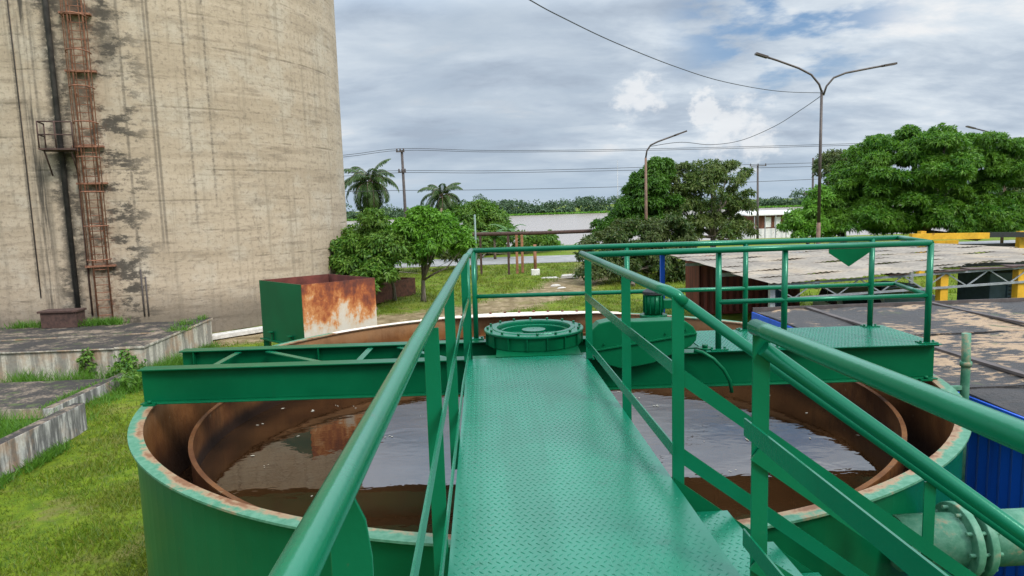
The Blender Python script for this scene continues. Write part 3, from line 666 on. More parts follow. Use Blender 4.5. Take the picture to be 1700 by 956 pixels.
# ------------------------------------------------------------------ walkway
walk = empty('steel_walkway', (.4, 2.6, 3.5), 'green tread-plate walkway with handrails leading to the gear ring', 'walkway')
plate_mesh('deck_plate', -.19, .985, -1.6, 6.695, 3.5, .007, m_plate, walk, ly1=6.42)
for x0, x1 in ((-.185, -.125), (.92, .98)):
    MB().box(x0, x1, -1.6, 6.66, 3.47, 3.4925).box((x0 if x0 < 0 else x1-.008), (x0+.008 if x0 < 0 else x1), -1.6, 6.66, 3.3, 3.469).box(x0, x1, -1.6, 6.66, 3.285, 3.2995).build('side_beam', m_green, walk)
for xx in (-.155, .95):
    for yy in (-1.45, 2.35): MB().box(xx-.05, xx+.05, yy-.05, yy+.05, 0, 3.283).build('support_leg', m_green, walk)
HZ = 4.52
left = MB().tube([(-.155, 6.70, HZ), (-.165, 6.62, HZ), (-.195, 5.2, HZ), (-.22, 3.8, HZ), (-.25, 2.3, HZ), (-.268, .6, HZ), (-.275, -1.6, HZ)], .0305, 20)
left.tube([(-.155, 6.70, HZ), (-.145, 6.85, HZ+.0), (-.135, 7.3, HZ), (-.128, 7.72, HZ-.01)], .029, 16)
left = left.build('railing', m_rail, walk)
def angle_post(x, y, z0, z1, parent, sx, name='post', w=.066):     # L-section post, one leaf across, one along
    return MB().box(x-w/2, x+w/2, y, y+.008, z0, z1).box((x-w/2 if sx < 0 else x+w/2-.008), (x-w/2+.008 if sx < 0 else x+w/2), y+.0085, y+w, z0, z1).build(name, m_rail, parent, .0015, 1)
MB().prism([(-.292, 1.18, 3.29), (-.218, 1.18, 3.29), (-.218, 1.18, 4.38), (-.226, 1.18, 4.45), (-.245, 1.18, 4.495), (-.292, 1.18, 4.495)], (0, .008, 0)).box(-.292, -.284, 1.1885, 1.25, 3.29, 4.49).build('post', m_rail, left, .0015, 1)
for xx, yy in ((-.232, 2.90), (-.224, 4.35), (-.185, 6.62)):
    angle_post(xx, yy, 3.29 if yy < 6 else 3.49, HZ-.028, left, -1)
q = MB().tube([(-.165, 6.70, 3.49), (-.16, 6.70, HZ)], .030, 14).build('post', m_rail, left)
for zz in (4.12, 3.67):
    MB().bar((-.150, 6.60, zz), (-.183, 5.0, zz), .008, .06).bar((-.183, 4.998, zz), (-.192, 2.6, zz), .008, .06).bar((-.192, 2.598, zz), (-.193, -1.6, zz), .008, .06).build('mid_bar', m_rail, left)
SL = .75; Y1, Y2 = 2.48, 3.55
right = MB().tube([(.945, 6.52, HZ), (.955, 5.2, HZ), (.972, 3.75, HZ), (.985, 3.60, HZ), (1.02, 3.565, HZ-.02), (1.06, 3.562, HZ-.06)], .0305, 18)
right = right.build('railing', m_rail, walk)
near = MB().tube([(1.01, Y1+.02, HZ), (1.014, Y1-.1, HZ), (1.045, 1.2, HZ), (1.06, -1.6, HZ)], .0305, 20).build('railing', m_rail, walk)
for xx, yy, pr in ((1.0, 6.50, right), (1.015, 4.84, right), (1.022, Y2, right), (1.03, Y1, near), (1.07, .3, near), (1.075, -1.4, near)):
    angle_post(xx, yy, 3.29 if yy < 6 else 3.49, HZ-.026, pr, 1)
for zz in (4.12, 3.67):
    MB().bar((.966, 6.49, zz), (.986, 3.52, zz), .008, .07).build('mid_bar', m_rail, right)
    MB().bar((.992, Y1+.06, zz), (1.036, -1.6, zz), .008, .07).build('mid_bar', m_rail, near)
MB().box(.96, 1.05, 6.50, 6.60, 3.49, 3.502).build('post_foot', m_rail, right)

# ------------------------------------------------------------------ staircase down to the right
stair = empty('steel_staircase', (1.0, 3.05, 0), 'green steel stairs with tread plates going down from the walkway', 'stairs')
N = 17; rise = 3.5/18; run = rise/SL
for k in range(1, 18):
    xa = 1.0+run*(k-1); za = 3.5-rise*k
    plate_mesh('tread', xa, xa+run+.03, Y1+.012, Y2-.012, za, .007, m_plate, stair)
xe = 1.0+3.5/SL
for yy in (Y1, Y2):
    MB().prism([(1.0, yy-.004, 3.5), (1.0, yy-.004, 3.25), (xe-.33, yy-.004, 0), (xe, yy-.004, 0)], (0, .008, 0)).build('stringer', m_green, stair)
for yy, dzs in ((Y1-.012, 0), (Y2+.012, 0)):
    xs = 1.05 if yy > 3 else 1.03
    zs = HZ-.05 if yy > 3 else HZ-.075
    ex = xe-.25
    hr = MB().tube([(xs, yy, zs), (ex, yy, zs-SL*(ex-xs)), (ex+.06, yy, zs-SL*(ex-xs)-.12)], .0285 if yy > 3 else .029, 18).build('railing', m_rail, stair)
    for off in (.40, .84):
        MB().bar((xs-.02, yy+(.0 if yy > 3 else 0), zs-off), (ex, yy, zs-off-SL*(ex-xs+.02)), .008, .075).build('mid_bar', m_rail, hr)
    for xx in (2.45, 3.9, ex):
        zt = zs-SL*(xx-xs); MB().box(xx-.033, xx+.033, yy+.005, yy+.013, max(0, zt-1.08), zt-.02).box(xx+.025, xx+.033, yy+.0135, yy+.07, max(0, zt-1.08), zt-.035).build('post', m_rail, hr)
# ------------------------------------------------------------------ near shed with the dark felt roof
m_felt, t, b = new('weathered_roof_felt'); p = pos(t); n = t.noise(t.scale(p, 1.0, .8, 1), .55, 8, .64, .3); f = t.noise(t.scale(p, .7, 1.6, 1), 5, 8, .68)
n2_ = t.noise(p, 1.5, 7, .62)
c = t.mix(t.step(f, .3, .7), (.014, .012, .011), (.056, .046, .041))
v = t.math('ADD', t.math('MULTIPLY', n, .62), t.math('MULTIPLY', f, .38)); y_ = t.xyz(p)[1]
v = t.math('ADD', v, t.math('MULTIPLY', t.step(y_, 5.5, 10.5), .10))
c = t.mix(t.step(v, .61, .65), c, (.37, .245, .14))
c = t.mix(t.math('MULTIPLY', t.step(n2_, .60, .68), t.step(v, .54, .60)), c, (.07, .09, .025))
c = t.mix(t.math('MULTIPLY', t.step(f, .55, .68), .6), c, (.03, .027, .028))
setp(t, b, Base_Color=c, Roughness=t.math('ADD', .40, t.math('MULTIPLY', f, .5))); bump(t, b, t.math('ADD', t.math('MULTIPLY', f, .8), t.noise(p, 22, 5, .7)), .9, .05)
def corr(mb, x0, x1, y, z0, z1, th=.02, pitch=.16, axis='x'):     # corrugated upright sheet
    k = int(abs(x1-x0)/pitch*2); pts = []
    for i in range(k+1):
        u = x0+(x1-x0)*i/k; w = y+(.018 if i % 2 else -.018); pts.append((u, w) if axis == 'x' else (w, u))
    n = len(pts); o = (0, th) if axis == 'x' else (th, 0)
    vs = [(a, b_, z0) for a, b_ in pts]+[(a, b_, z1) for a, b_ in pts]+[(a+o[0], b_+o[1], z0) for a, b_ in pts]+[(a+o[0], b_+o[1], z1) for a, b_ in pts]
    fs = []
    for i in range(n-1): fs += [(i, i+1, n+i+1, n+i), (2*n+i+1, 2*n+i, 3*n+i, 3*n+i+1), (n+i, n+i+1, 3*n+i+1, 3*n+i)]
    return mb.raw(vs, fs)
sh = empty('blue_shed', (10.5, 8.8, 0), 'blue corrugated shed with a dark patchy felt roof beside the tank', 'shed')
RX0, RX1, RY0, RY1, RZT = 5.22, 17.5, 4.55, 13.0, 2.82
# roof as an uneven grid sheet with thickness
gx = np.linspace(RX0, RX1, 62); gy_ = np.linspace(RY0, RY1, 44); gxx, gyy = np.meshgrid(gx, gy_)
gzz = RZT+.018*np.sin(gxx*2.1+gyy*.7)*np.sin(gyy*1.7)+.014*np.sin(gxx*5+1.7*gyy)
nx_, ny_ = len(gx), len(gy_); tv = np.stack([gxx, gyy, gzz], -1).reshape(-1, 3); bv = tv.copy(); bv[:, 2] = RZT-.09
rf = [(j*nx_+i, j*nx_+i+1, (j+1)*nx_+i+1, (j+1)*nx_+i) for j in range(ny_-1) for i in range(nx_-1)]; o = len(tv)
rb = [tuple(o+i for i in reversed(f_)) for f_ in rf]
ed = []
for i in range(nx_-1): ed += [(i, o+i, o+i+1, i+1), ((ny_-1)*nx_+i+1, o+(ny_-1)*nx_+i+1, o+(ny_-1)*nx_+i, (ny_-1)*nx_+i)]
for j in range(ny_-1): ed += [((j+1)*nx_, o+(j+1)*nx_, o+j*nx_, j*nx_), (j*nx_+nx_-1, o+j*nx_+nx_-1, o+(j+1)*nx_+nx_-1, (j+1)*nx_+nx_-1)]
rmb = MB(); rmb.raw(np.concatenate([tv, bv]).tolist(), rf+rb+ed); roof = rmb.build('roof', m_felt, sh)
for xx in (6.28, 8.75, 11.2, 13.7):
    mb = MB(); pts = [Vector((xx+.02*math.sin(q*2), q, RZT+.03)) for q in np.linspace(RY0+.02, RY1-.02, 18)]
    for a, b2 in zip(pts[:-1], pts[1:]): mb.bar(a, b2, .10, .035)
    mb.build('seam_strip', m_poledark, roof)
for yy in (7.2, 10.1): MB().bar((RX0+.05, yy, RZT+.022), (RX1-.05, yy+.05, RZT+.022), .05, .02).build('seam_strip', m_felt, roof)
MB().box(RX0-.03, RX0-.002, RY0, RY1, RZT-.20, RZT-.02).build('fascia', m_blue, sh)
MB().box(RX0, RX1, RY1+.002, RY1+.03, RZT-.22, RZT+.06).build('fascia', m_poledark, sh)
corr(MB(), RY0+.3, RY1-.3, 5.42, 0, RZT-.095, axis='y').build('wall', m_blue, sh)
corr(MB(), 5.46, RX1-.3, RY0+.28, 0, RZT-.095).build('wall', m_blue, sh)
corr(MB(), 5.46, RX1-.3, RY1-.32, 0, RZT-.095).build('wall', m_blue, sh)
corr(MB(), RY0+.3, RY1-.3, RX1-.3, 0, RZT-.095, axis='y').build('wall', m_blue, sh)
# ------------------------------------------------------------------ open shed with the pale sheet roof
m_sheet, t, b = new('weathered_pale_roof_sheets'); p = pos(t); n = t.noise(t.scale(p, 1, .5, 1), .9, 8, .66); f = t.noise(t.scale(p, 2.6, .8, 1), 2.6, 7, .68)
x, y, z = t.xyz(p)
c = t.mix(t.step(n, .34, .66), (.185, .155, .125), (.315, .27, .215))
c = t.mix(t.math('MULTIPLY', t.step(f, .50, .70), .7), c, (.13, .11, .09))
c = t.mix(t.math('MULTIPLY', t.step(t.noise(p, .45, 5, .6), .5, .66), .5), c, (.42, .32, .21))
fx = t.math('ABSOLUTE', t.math('SUBTRACT', t.math('FRACT', t.math('DIVIDE', x, .92)), .5)); fy = t.math('ABSOLUTE', t.math('SUBTRACT', t.math('FRACT', t.math('DIVIDE', t.math('ADD', y, t.math('MULTIPLY', f, .2)), 1.52)), .5))
ln_ = t.math('MAXIMUM', t.math('MULTIPLY', t.step(fx, .46, .495), .75), t.math('MULTIPLY', t.step(fy, .465, .495), .7))
c = t.mix(t.math('MULTIPLY', ln_, t.math('MULTIPLY', t.step(t.noise(p, 1.4, 6, .7), .36, .56), .85)), c, (.09, .08, .07))
setp(t, b, Base_Color=c, Roughness=.85); bump(t, b, f, .4, .03)
s2 = empty('open_shed', (14, 24.4, 0), 'open-sided shed with a pale weathered sheet roof on yellow and blue posts', 'shed')
def roofz(x, y):
    u = (x-7.8)/11.8; v = (y-18.4)/12.1
    return (2.66+.42*u)*(1-v)+(2.74+.0*u)*v
X0, X1, Y0_, Y1_ = 7.8, 19.6, 18.4, 30.5
def sheet_row(y0, y1, lift, jag):
    mb = MB(); xs = np.arange(X0, X1+.01, .0885); vs = []
    for i, xx in enumerate(xs):
        w_ = .011*math.cos(i*math.pi)+.02*math.sin(xx*1.3+y0)+.012*math.sin(xx*3.7+y0*2)
        ya = y0
        if jag: ya = y0+jag[int((xx-X0)/1.05) % len(jag)]+.05*math.sin(xx*9)+.03*math.sin(xx*23)
        for yy, dz_ in ((ya, lift), (y1, 0)):
            vs.append((xx, yy, roofz(xx, yy)+w_+dz_))
    vs2 = [(a, b_, c_-.012) for a, b_, c_ in vs]; n = len(vs)
    fs = []
    for i in range(len(xs)-1):
        a = 2*i; fs += [(a, a+2, a+3, a+1), (n+a+1, n+a+3, n+a+2, n+a), (a, n+a, n+a+2, a+2)]
    return mb.raw(vs+vs2, fs)
rows = np.linspace(Y0_, Y1_, 9)
for k in range(8):
    sheet_row(rows[k]-(.16 if k else 0), rows[k+1], .014, [0, .05, -.05, .1, .25, .95, 1.25, .7, .3, .0, .1, .2] if k == 0 else None).build('roof_sheet', m_sheet, s2)
for xx, l in ((12.6, .9), (13.6, 1.3), (14.8, .8), (11.3, .5)): MB().prism([(xx, 18.55, roofz(xx, 18.5)-.05), (xx+l, 18.45, roofz(xx, 18.5)-.02), (xx+l*1.1, 18.9, roofz(xx, 18.9)-.05), (xx+.1, 19.1, roofz(xx, 19)-.05)], (0, 0, .03)).build('broken_sheet', m_darkrust, s2)
def post2(x, y, h, mat, name='post', w=.11, foot=None):
    q = MB().box(x-w, x+w, y-w, y+w, 0 if not foot else 1.0, h).build(name, mat, s2)
    if foot: MB().box(x-w, x+w, y-w, y+w, 0, .998).build('post_foot', foot, s2)
    return q
post2(12.95, 18.75, 2.78, m_yellow)['label'] = 'yellow post'
post2(15.2, 18.75, 2.86, m_yellow, foot=m_black)['label'] = 'yellow post with a black foot'
post2(7.98, 30.2, 2.66, m_blue, w=.09)['label'] = 'blue corner post'
post2(12.85, 29.2, 2.66, m_carblue, w=.12)['label'] = 'pale blue post'
for xx, yy in ((8.05, 18.75), (19.4, 18.75), (19.4, 30.2)): post2(xx, yy, 2.6, m_galv, w=.07)
tr_ = MB()
def tz(x): return 2.17+.40*(x-7.8)/11.8
def uz(x): return roofz(x, 18.6)-.09
tr_.bar((7.9, 18.62, tz(7.9)), (19.5, 18.62, tz(19.5)), .06, .06).bar((7.9, 18.62, uz(7.9)), (19.5, 18.62, uz(19.5)), .06, .06)
xs = np.arange(8.0, 19.5, .62)
for i, (a, b2) in enumerate(zip(xs[:-1], xs[1:])):
    tr_.bar((a, 18.62, (tz if i % 2 else uz)(a)), (b2, 18.62, (uz if i % 2 else tz)(b2)), .03, .03)
tr_.build('roof_truss', m_galv, s2)
for yy in (22.4, 26.4): MB().bar((7.9, yy, 2.5), (19.5, yy, 2.55), .06, .12).build('roof_beam', m_galv, s2)
# things under and round the open shed
rc = empty('shipping_container', (11.3, 30.2, 0), 'rusty red steel container standing under the far edge of the pale roof', 'container')
cb = MB(); corr(cb, 9.45, 13.9, 29.4, .1, 2.3, pitch=.28); cb.build('wall', m_redbox, rc)
cb = MB(); corr(cb, 29.45, 31.6, 9.43, .1, 2.3, pitch=.28, axis='y'); corr(cb, 29.45, 31.6, 13.9, .1, 2.3, pitch=.28, axis='y'); corr(cb, 9.45, 13.9, 31.6, .1, 2.3, pitch=.28); cb.build('wall', m_redbox, rc)
MB().box(9.38, 13.96, 29.36, 31.66, 2.303, 2.42).build('roof', m_redbox, rc); MB().box(9.38, 13.96, 29.36, 31.66, 0, .097).build('base_frame', m_redbox, rc)
cab = empty('steel_cabinet', (17.4, 21.6, 0), 'blue-grey louvred cabinet behind the yellow post with a black foot', 'cabinet')
MB().box(16.0, 18.8, 20.9, 22.4, 0, 2.42).build('body', m_bluegrey, cab, .02)
for x0 in (16.55, 17.6):
    MB().box(x0, x0+.75, 20.86, 20.897, .7, 2.1).build('louvre_panel', m_bluegrey, cab)
    lv = MB()
    for k in range(11): lv.bar((x0+.04, 20.84, .78+.12*k), (x0+.71, 20.84, .78+.12*k), .03, .045)
    lv.build('louvres', m_black, cab)
def car(loc, label, body, rz=0, tall=0, cat='car'):
    root = empty('parked_car', loc, label, cat); L = MB(); loc = Vector(loc)
    prof = [(-2.05, .35), (-2.1, .75), (-1.95, .92), (-1.15, 1.0), (-.55, 1.42+tall), (.95, 1.45+tall), (1.6, 1.02), (2.05, .92), (2.1, .6), (2.0, .35)]
    M = Matrix.Translation(loc) @ Matrix.Rotation(rz, 4, 'Z')
    def T(mb): mb.v = [tuple(M @ Vector(v)) for v in mb.v]; return mb
    T(MB().prism([(a, -.8, b_) for a, b_ in prof], (0, 1.6, 0))).build('body', body, root, .05, 3)
    for s in (-1, 1):
        T(MB().prism([(-1.0, s*.803, 1.02), (-.5, s*.803, 1.36+tall), (.2, s*.803, 1.38+tall), (.2, s*.803, 1.02)], (0, s*.006, 0))).build('side_window', m_glass, root)
        T(MB().prism([(.28, s*.803, 1.02), (.28, s*.803, 1.38+tall), (.9, s*.803, 1.38+tall), (1.4, s*.803, 1.02)], (0, s*.006, 0))).build('side_window', m_glass, root)
    T(MB().prism([(-1.17, -.66, 1.02), (-.6, -.62, 1.38+tall), (-.6, .62, 1.38+tall), (-1.17, .66, 1.02)], (-.02, 0, .02))).build('windscreen', m_glass, root)
    T(MB().prism([(1.58, -.66, 1.05), (1.0, -.62, 1.42+tall), (1.0, .62, 1.42+tall), (1.58, .66, 1.05)], (.02, 0, .02))).build('rear_window', m_glass, root)
    for wx in (-1.3, 1.3):
        for wy in (-.72, .72):
            w_ = T(MB().tube([(wx, wy-.11, .33), (wx, wy+.11, .33)], .33, 20)).build('wheel', m_tyre, root)
            T(MB().tube([(wx, wy-.12, .33), (wx, wy+.12, .33)], .19, 14)).build('rim', m_galv, w_)
    for wy in (-.6, .6): T(MB().box(-2.125, -2.08, wy-.15, wy+.15, .66, .78)).build('headlight', m_white, root)
    return root
car((15.9, 26.6, 0), 'faded blue car parked under the pale sheet roof', m_carblue, R(14))
car((13.6, 24.6, 0), 'pale green old car parked close to the pale blue post', m_cargreen, R(80), .1)
# gantry behind the pale roof
gy2 = 40.0
ga = empty('steel_gantry', (29, gy2, 0), 'yellow and black steel gantry under the big round tree', 'gantry')
a, b2 = at(1512, 393, gy2), at(1640, 391, gy2)
MB().bar(a, b2, .3, .36).build('beam', m_yellow, ga)
a2 = at(1762, 389, gy2); MB().bar(b2+Vector((.01, 0, .05)), a2, .3, .30).build('beam', m_black, ga)
MB().bar(at(1590, 410, gy2+1), at(1765, 406, gy2+1), .3, .34).build('beam', m_black, ga)
MB().bar(at(1540, 404, gy2+.9), at(1589, 402, gy2+.9), .25, .28).build('beam', m_yellow, ga)
for px in (1530, 1694, 1755):
    q = at(px, 396, gy2+.5); MB().box(q.x-.17, q.x+.17, q.y-.17, q.y+.17, 0, q.z+.45).build('post', m_yellow, ga)
# river-side building
rbY = 101.0
def rbp(px, py): return at(px, py, rbY)
A, Bq = rbp(1246, 392), rbp(1318, 392)
rb_ = empty('riverside_warehouse', ((A.x+Bq.x)/2, rbY+4, -2), 'low white and rust riverside warehouse with a flat white roof', 'warehouse')
zr = rbp(1280, 357).z; zb = -3.3
MB().box(A.x, Bq.x, rbY, rbY+7, zb, rbp(1280, 379).z).build('base_wall', m_white, rb_)
MB().box(A.x+.5, Bq.x, rbY+.1, rbY+7, rbp(1280, 379).z+.003, zr).build('wall', m_rust, rb_)
for k in range(3):
    u = A.x+2.2+k*1.45; MB().box(u, u+.9, rbY+.02, rbY+.098, rbp(1280, 377).z, rbp(1280, 360).z).build('door', m_white, rb_)
mb = MB().hexa([(A.x-.8, rbY-.8, zr+.01), (Bq.x+2.6, rbY-.8, zr+.01), (Bq.x+2.6, rbY+7.5, zr+.25), (A.x-.8, rbY+7.5, zr+.25), (A.x-.8, rbY-.8, zr+.2), (Bq.x+2.6, rbY-.8, zr+.2), (Bq.x+2.6, rbY+7.5, zr+.55), (A.x-.8, rbY+7.5, zr+.55)])
mb.build('roof', m_white, rb_)
for k in range(5): MB().box(A.x+.3+k*1.6, A.x+.42+k*1.6, rbY-.6, rbY-.48, zb, zr).build('column', m_galv, rb_)

# ------------------------------------------------------------------ lamps, poles, wires
def lamp_head(p0, p1):                   # flat tapering head from arm end p0 outwards to p1
    mb = MB(); mb.bar(p0, p1, .26, .10, up=(0, 0, 1)); d = (Vector(p1)-Vector(p0)).normalized(); mb.tube([Vector(p0)-d*.12, Vector(p0)+d*.2], .06, 8); return mb
LY = 36.0
f_ = at(1366, 150, LY); bx_ = f_.x-.06
dl_ = empty('street_lamp', (bx_, LY, 0), 'tall two-armed street lamp on a rust-stained pole beside the big round tree', 'lamp')
MB().tube([(bx_, LY, 0), (bx_, LY, 3.6)], [.13, .105], 12).build('lower_pole', m_polerust, dl_)
MB().tube([(bx_, LY, 3.6), (bx_, LY, f_.z)], [.088, .07], 12).build('pole', m_lamp, dl_)
for pts in ([(1366, 158), (1360, 140), (1347, 124), (1326, 113), (1290, 100), (1274, 95)], [(1367, 158), (1372, 143), (1384, 129), (1404, 121), (1450, 112), (1467, 109)]):
    P = [at(a_, b_, LY+(.02 if a_ > 1366 else -.02)) for a_, b_ in pts]; arm = MB().tube(P, .052, 10).build('arm', m_lamp, dl_)
    e1 = P[-1]; e2 = e1+(P[-1]-P[-2]).normalized()*.66; lamp_head(e1, e2).build('lamp_head', m_lamp, dl_)
def single_lamp(Y, pts, label):
    P = [at(a_, b_, Y) for a_, b_ in pts]; r0 = empty('street_lamp', (P[0].x, Y, 0), label, 'lamp')
    MB().tube([(P[0].x, Y, 0), P[0]], [.13, .075], 10).build('pole', m_polerust, r0)
    MB().tube([P[0]]+P[1:], .055, 8).build('arm', m_lamp, r0)
    d = (P[-1]-P[-2]).normalized(); lamp_head(P[-1], P[-1]+d*.75).build('lamp_head', m_lamp, r0)
single_lamp(45.5, [(1072, 262), (1074, 250), (1080, 241), (1092, 235), (1122, 224)], 'single-armed street lamp rising in front of the vine-covered tree')
single_lamp(58, [(1672, 240), (1669, 232), (1662, 225), (1650, 221), (1618, 213)], 'single-armed street lamp rising behind the big round tree')
wires = []
def upole(px, top, Y, label, arms):
    T = at(px, top, Y); r0 = empty('utility_pole', (T.x, Y, 0), label, 'utility pole')
    MB().tube([(T.x+.1, Y, -1.5), T], [.17, .11], 10).build('pole', m_poledark, r0)
    for (dz_, w0, w1) in arms:
        ar = MB().bar((T.x+w0, Y-.16, T.z-dz_), (T.x+w1, Y-.16, T.z-dz_), .10, .10).build('crossarm', m_poledark, r0)
        for u in np.linspace(w0+.08, w1-.08, 3):
            MB().lathe([(.01, 0), (.05, 0), (.09, .06), (.05, .1), (.085, .15), (.05, .22), (.01, .25)], (T.x+u, Y-.16, T.z-dz_+.055), 10, close=False).build('insulator', m_poledark, ar)
    return T
upole(667, 249, 63, 'wooden utility pole with short crossarms between the two coconut palms', [(.15, -.5, .25), (1.95, -.4, .3)])
upole(1258, 274, 84, 'slim utility pole with a wide crossarm near the riverside warehouse', [(.10, -1.05, 1.0)])
upole(1350, 262, 84, 'bare dark utility pole behind the pole of the two-armed lamp', [(4.4, -1.1, .1)])
upole(1760, 190, 64, 'utility pole hidden to the right of the big round tree', [(.15, -.5, .25), (1.95, -.4, .3)])
mast = MB().tube([(at(1025, 300, 92).x, 92, -1.5), at(1025, 266, 92)], [.10, .05], 6).build('radio_mast', m_galv); tag(mast, 'thin pale mast standing near the river left of the vine-covered tree', 'mast')
def wire(pts, label, r=.022, group=None):
    w_ = MB().tube(pts, r, 5).build('power_line', m_cable); tag(w_, label, 'wire', group)
def cat(pts, n=10):                      # smooth curve through points
    pts = [Vector(p_) for p_ in pts]; out = []
    for i in range(len(pts)-1):
        p0, p1, p2, p3 = pts[max(i-1, 0)], pts[i], pts[i+1], pts[min(i+2, len(pts)-1)]
        for k in range(n):
            u = k/n; out.append(.5*((2*p1)+(p2-p0)*u+(2*p0-5*p1+4*p2-p3)*u*u+(3*p1-p0-3*p2+p3)*u**3))
    return out+[pts[-1]]
WG = 'wires strung along the road'
for i, (ys, lab) in enumerate((
        ((270, 257, 246.5, 249.5, 249, 246, 240, 233, 226), 'topmost wire of the roadside line, just above its twin'),
        ((273, 260, 249.5, 252, 251.5, 248.5, 242.5, 236, 229), 'second wire from the top of the roadside line'),
        ((292, 287, 283, 283.5, 281, 276, 270, 262, 254), 'upper wire of the middle pair of roadside wires'),
        ((298, 292, 286.5, 287, 284.5, 281, 276, 268, 260), 'lower wire of the middle pair of roadside wires'),
        ((320, 318, 316, 315, 312, 307, 297, 287, 277), 'lowest wire of the roadside line'))):
    wire(cat([at(px_, y_, 63+.3*(i % 2)) for px_, y_ in zip((420, 575, 667, 800, 950, 1120, 1360, 1560, 1760), ys)], 5), lab, group=WG)
wire(cat([at(a_, b_, Y_) for a_, b_, Y_ in ((640, -190, 12), (800, -48, 15), (880, 0, 17.5), (930, 27, 19.5), (1020, 70, 23), (1120, 110, 27.5), (1200, 135, 31), (1290, 151, 34), (1366, 154, 35.93))]), 'long cable sagging from the upper left to the fork of the two-armed lamp', .016)
wire(cat([at(a_, b_, Y_) for a_, b_, Y_ in ((1366, 157, 36.05), (1330, 182, 39), (1285, 210, 44), (1230, 233, 49), (1180, 240, 48), (1130, 236, 47), (1079, 243, 45.6))]), 'sagging cable between the two-armed lamp and the single-armed lamp', .02)

# ------------------------------------------------------------------ pipe rack, fence posts, blocks
pr_ = empty('pipe_rack', (4, 50, 0), 'long brown rusty pipe carried on steel legs across the lawn', 'pipe rack')
MB().tube([at(700, 390, 50), at(790, 389, 50), at(900, 386.5, 50), at(1005, 382.5, 50), at(1090, 379, 50)], .14, 12).build('pipe', m_darkrust, pr_)
m_orust = plain('orange_rust_steel', (.27, .12, .06), .8, 0, .3, 4)
for px in (857, 866):
    q = at(px, 386, 50); MB().box(q.x-.09, q.x+.09, 49.9, 50.1, 0, q.z-.14).build('leg', m_orust, pr_)
for px in (797, 843, 1010):
    q = at(px, 386, 50.0); MB().box(q.x-.08, q.x+.08, 49.92, 50.08, 0, q.z-.14).build('leg', m_darkrust, pr_)
q = onz(889, 457, 0); bo_ = empty('bollard_post', (q.x, q.y, 0), 'rusty steel post set in a white concrete block on the lawn', 'post')
MB().tube([(q.x, q.y, .45), (q.x, q.y, 2.2)], .12, 10).build('post', m_orust, bo_); MB().box(q.x-.3, q.x+.3, q.y-.25, q.y+.25, 0, .447).build('base', m_white, bo_, .04)
q = at(788, 356, 47); gp_ = MB().tube([(q.x, 47, 0), (q.x, 47, q.z)], .06, 8).build('pipe_post', plain('pale_green_pipe', (.16, .22, .20), .5)); tag(gp_, 'thin pale green upright pipe beside the bright green tree', 'post')
for px, py, w_, d_, h_, lab in ((912, 461, 1.3, .6, .04, 'thin pale slab lying flat near the white concrete block'), (944, 460, 1.2, .7, .16, 'white broken concrete slab at the edge of the dirt track'), (922, 474, .7, .4, .06, 'small pale stone slab lying on the dirt track'), (932, 478, .6, .4, .05, 'smallest pale stone slab, nearest the green railing')):
    q = onz(px, py, 0); s_ = MB().hexa([(q.x-w_/2, q.y-d_/2, -.05), (q.x+w_/2, q.y-d_/2-.1, -.05), (q.x+w_/2-.1, q.y+d_/2, -.05), (q.x-w_/2+.15, q.y+d_/2, -.05), (q.x-w_/2+.05, q.y-d_/2, h_), (q.x+w_/2-.05, q.y-d_/2-.05, h_*1.1), (q.x+w_/2-.15, q.y+d_/2-.05, h_*1.2), (q.x-w_/2+.2, q.y+d_/2-.05, h_)]).build('concrete_slab', m_block, None, .03); tag(s_, lab, 'slab')
q0_, q1_ = onz(612, 507, 0), onz(690, 489, 0)
th = empty('steel_trough', (q0_+q1_)/2, 'rusty brown steel trough on the grass behind the two small trees', 'trough')
d = (q1_-q0_).normalized(); nn_ = Vector((-d.y, d.x, 0))
for off in (0, 1.6): MB().bar(q0_+nn_*off+Vector((0, 0, .5)), q1_+nn_*off+Vector((0, 0, .5)), .04, 1.0).build('side_panel', m_rust, th)
for s in (q0_, q1_): MB().bar(s+nn_*.022+Vector((0, 0, .5)), s+nn_*1.578+Vector((0, 0, .5)), .04, 1.0).build('end_panel', m_rust, th)
MB().hexa([q0_+nn_*.03, q1_+nn_*.03, q1_+nn_*1.57, q0_+nn_*1.57]+[v+Vector((0, 0, .05)) for v in (q0_+nn_*.03, q1_+nn_*.03, q1_+nn_*1.57, q0_+nn_*1.57)]).build('bottom', m_darkrust, th)

# ------------------------------------------------------------------ trees
def px3(px, py, Y): return tuple(at(px, py, Y))
tree('broadleaf_tree', 'small dark green tree with a bent trunk, left of the bright green one', onz(655, 500, 0), m_mid, [(px3(642, 406, 36.5), (1.75, 1.7, 1.35)), (px3(612, 400, 37.2), (1.1, 1.2, 1.2)), (px3(672, 425, 36.2), (1.2, 1.2, .8))], (26, 12, 12), (.42, .72), 80, 5, .24, .085, px3(650, 440, 36.5), .11, limbs=8)
tree('broadleaf_tree', 'small bright green tree with a pale trunk on the lawn', onz(703, 501, 0), m_bright, [(px3(716, 395, 36.5), (1.75, 1.7, 1.35)), (px3(712, 372, 36.5), (1.1, 1.2, .85)), (px3(738, 408, 36.0), (1.1, 1.1, .9)), (px3(690, 410, 36.0), (.8, .9, .8))], (30, 12, 12, 8), (.36, .62), 80, 6, .23, .08, px3(706, 430, 36.5), .13, limbs=9)
tree('shrub', 'low pale-leaved shrub at the foot of the silo beside the hopper', onz(625, 515, 0), m_mid, [(px3(610, 452, 35), (1.3, 1.2, 1.0)), (px3(588, 430, 36), (.9, 1, 1.3)), (px3(592, 478, 34.6), (.9, .9, .7))], (18, 12, 10), (.34, .55), 70, 5, .26, .10, px3(610, 480, 35), .07, cat='shrub', limbs=5)
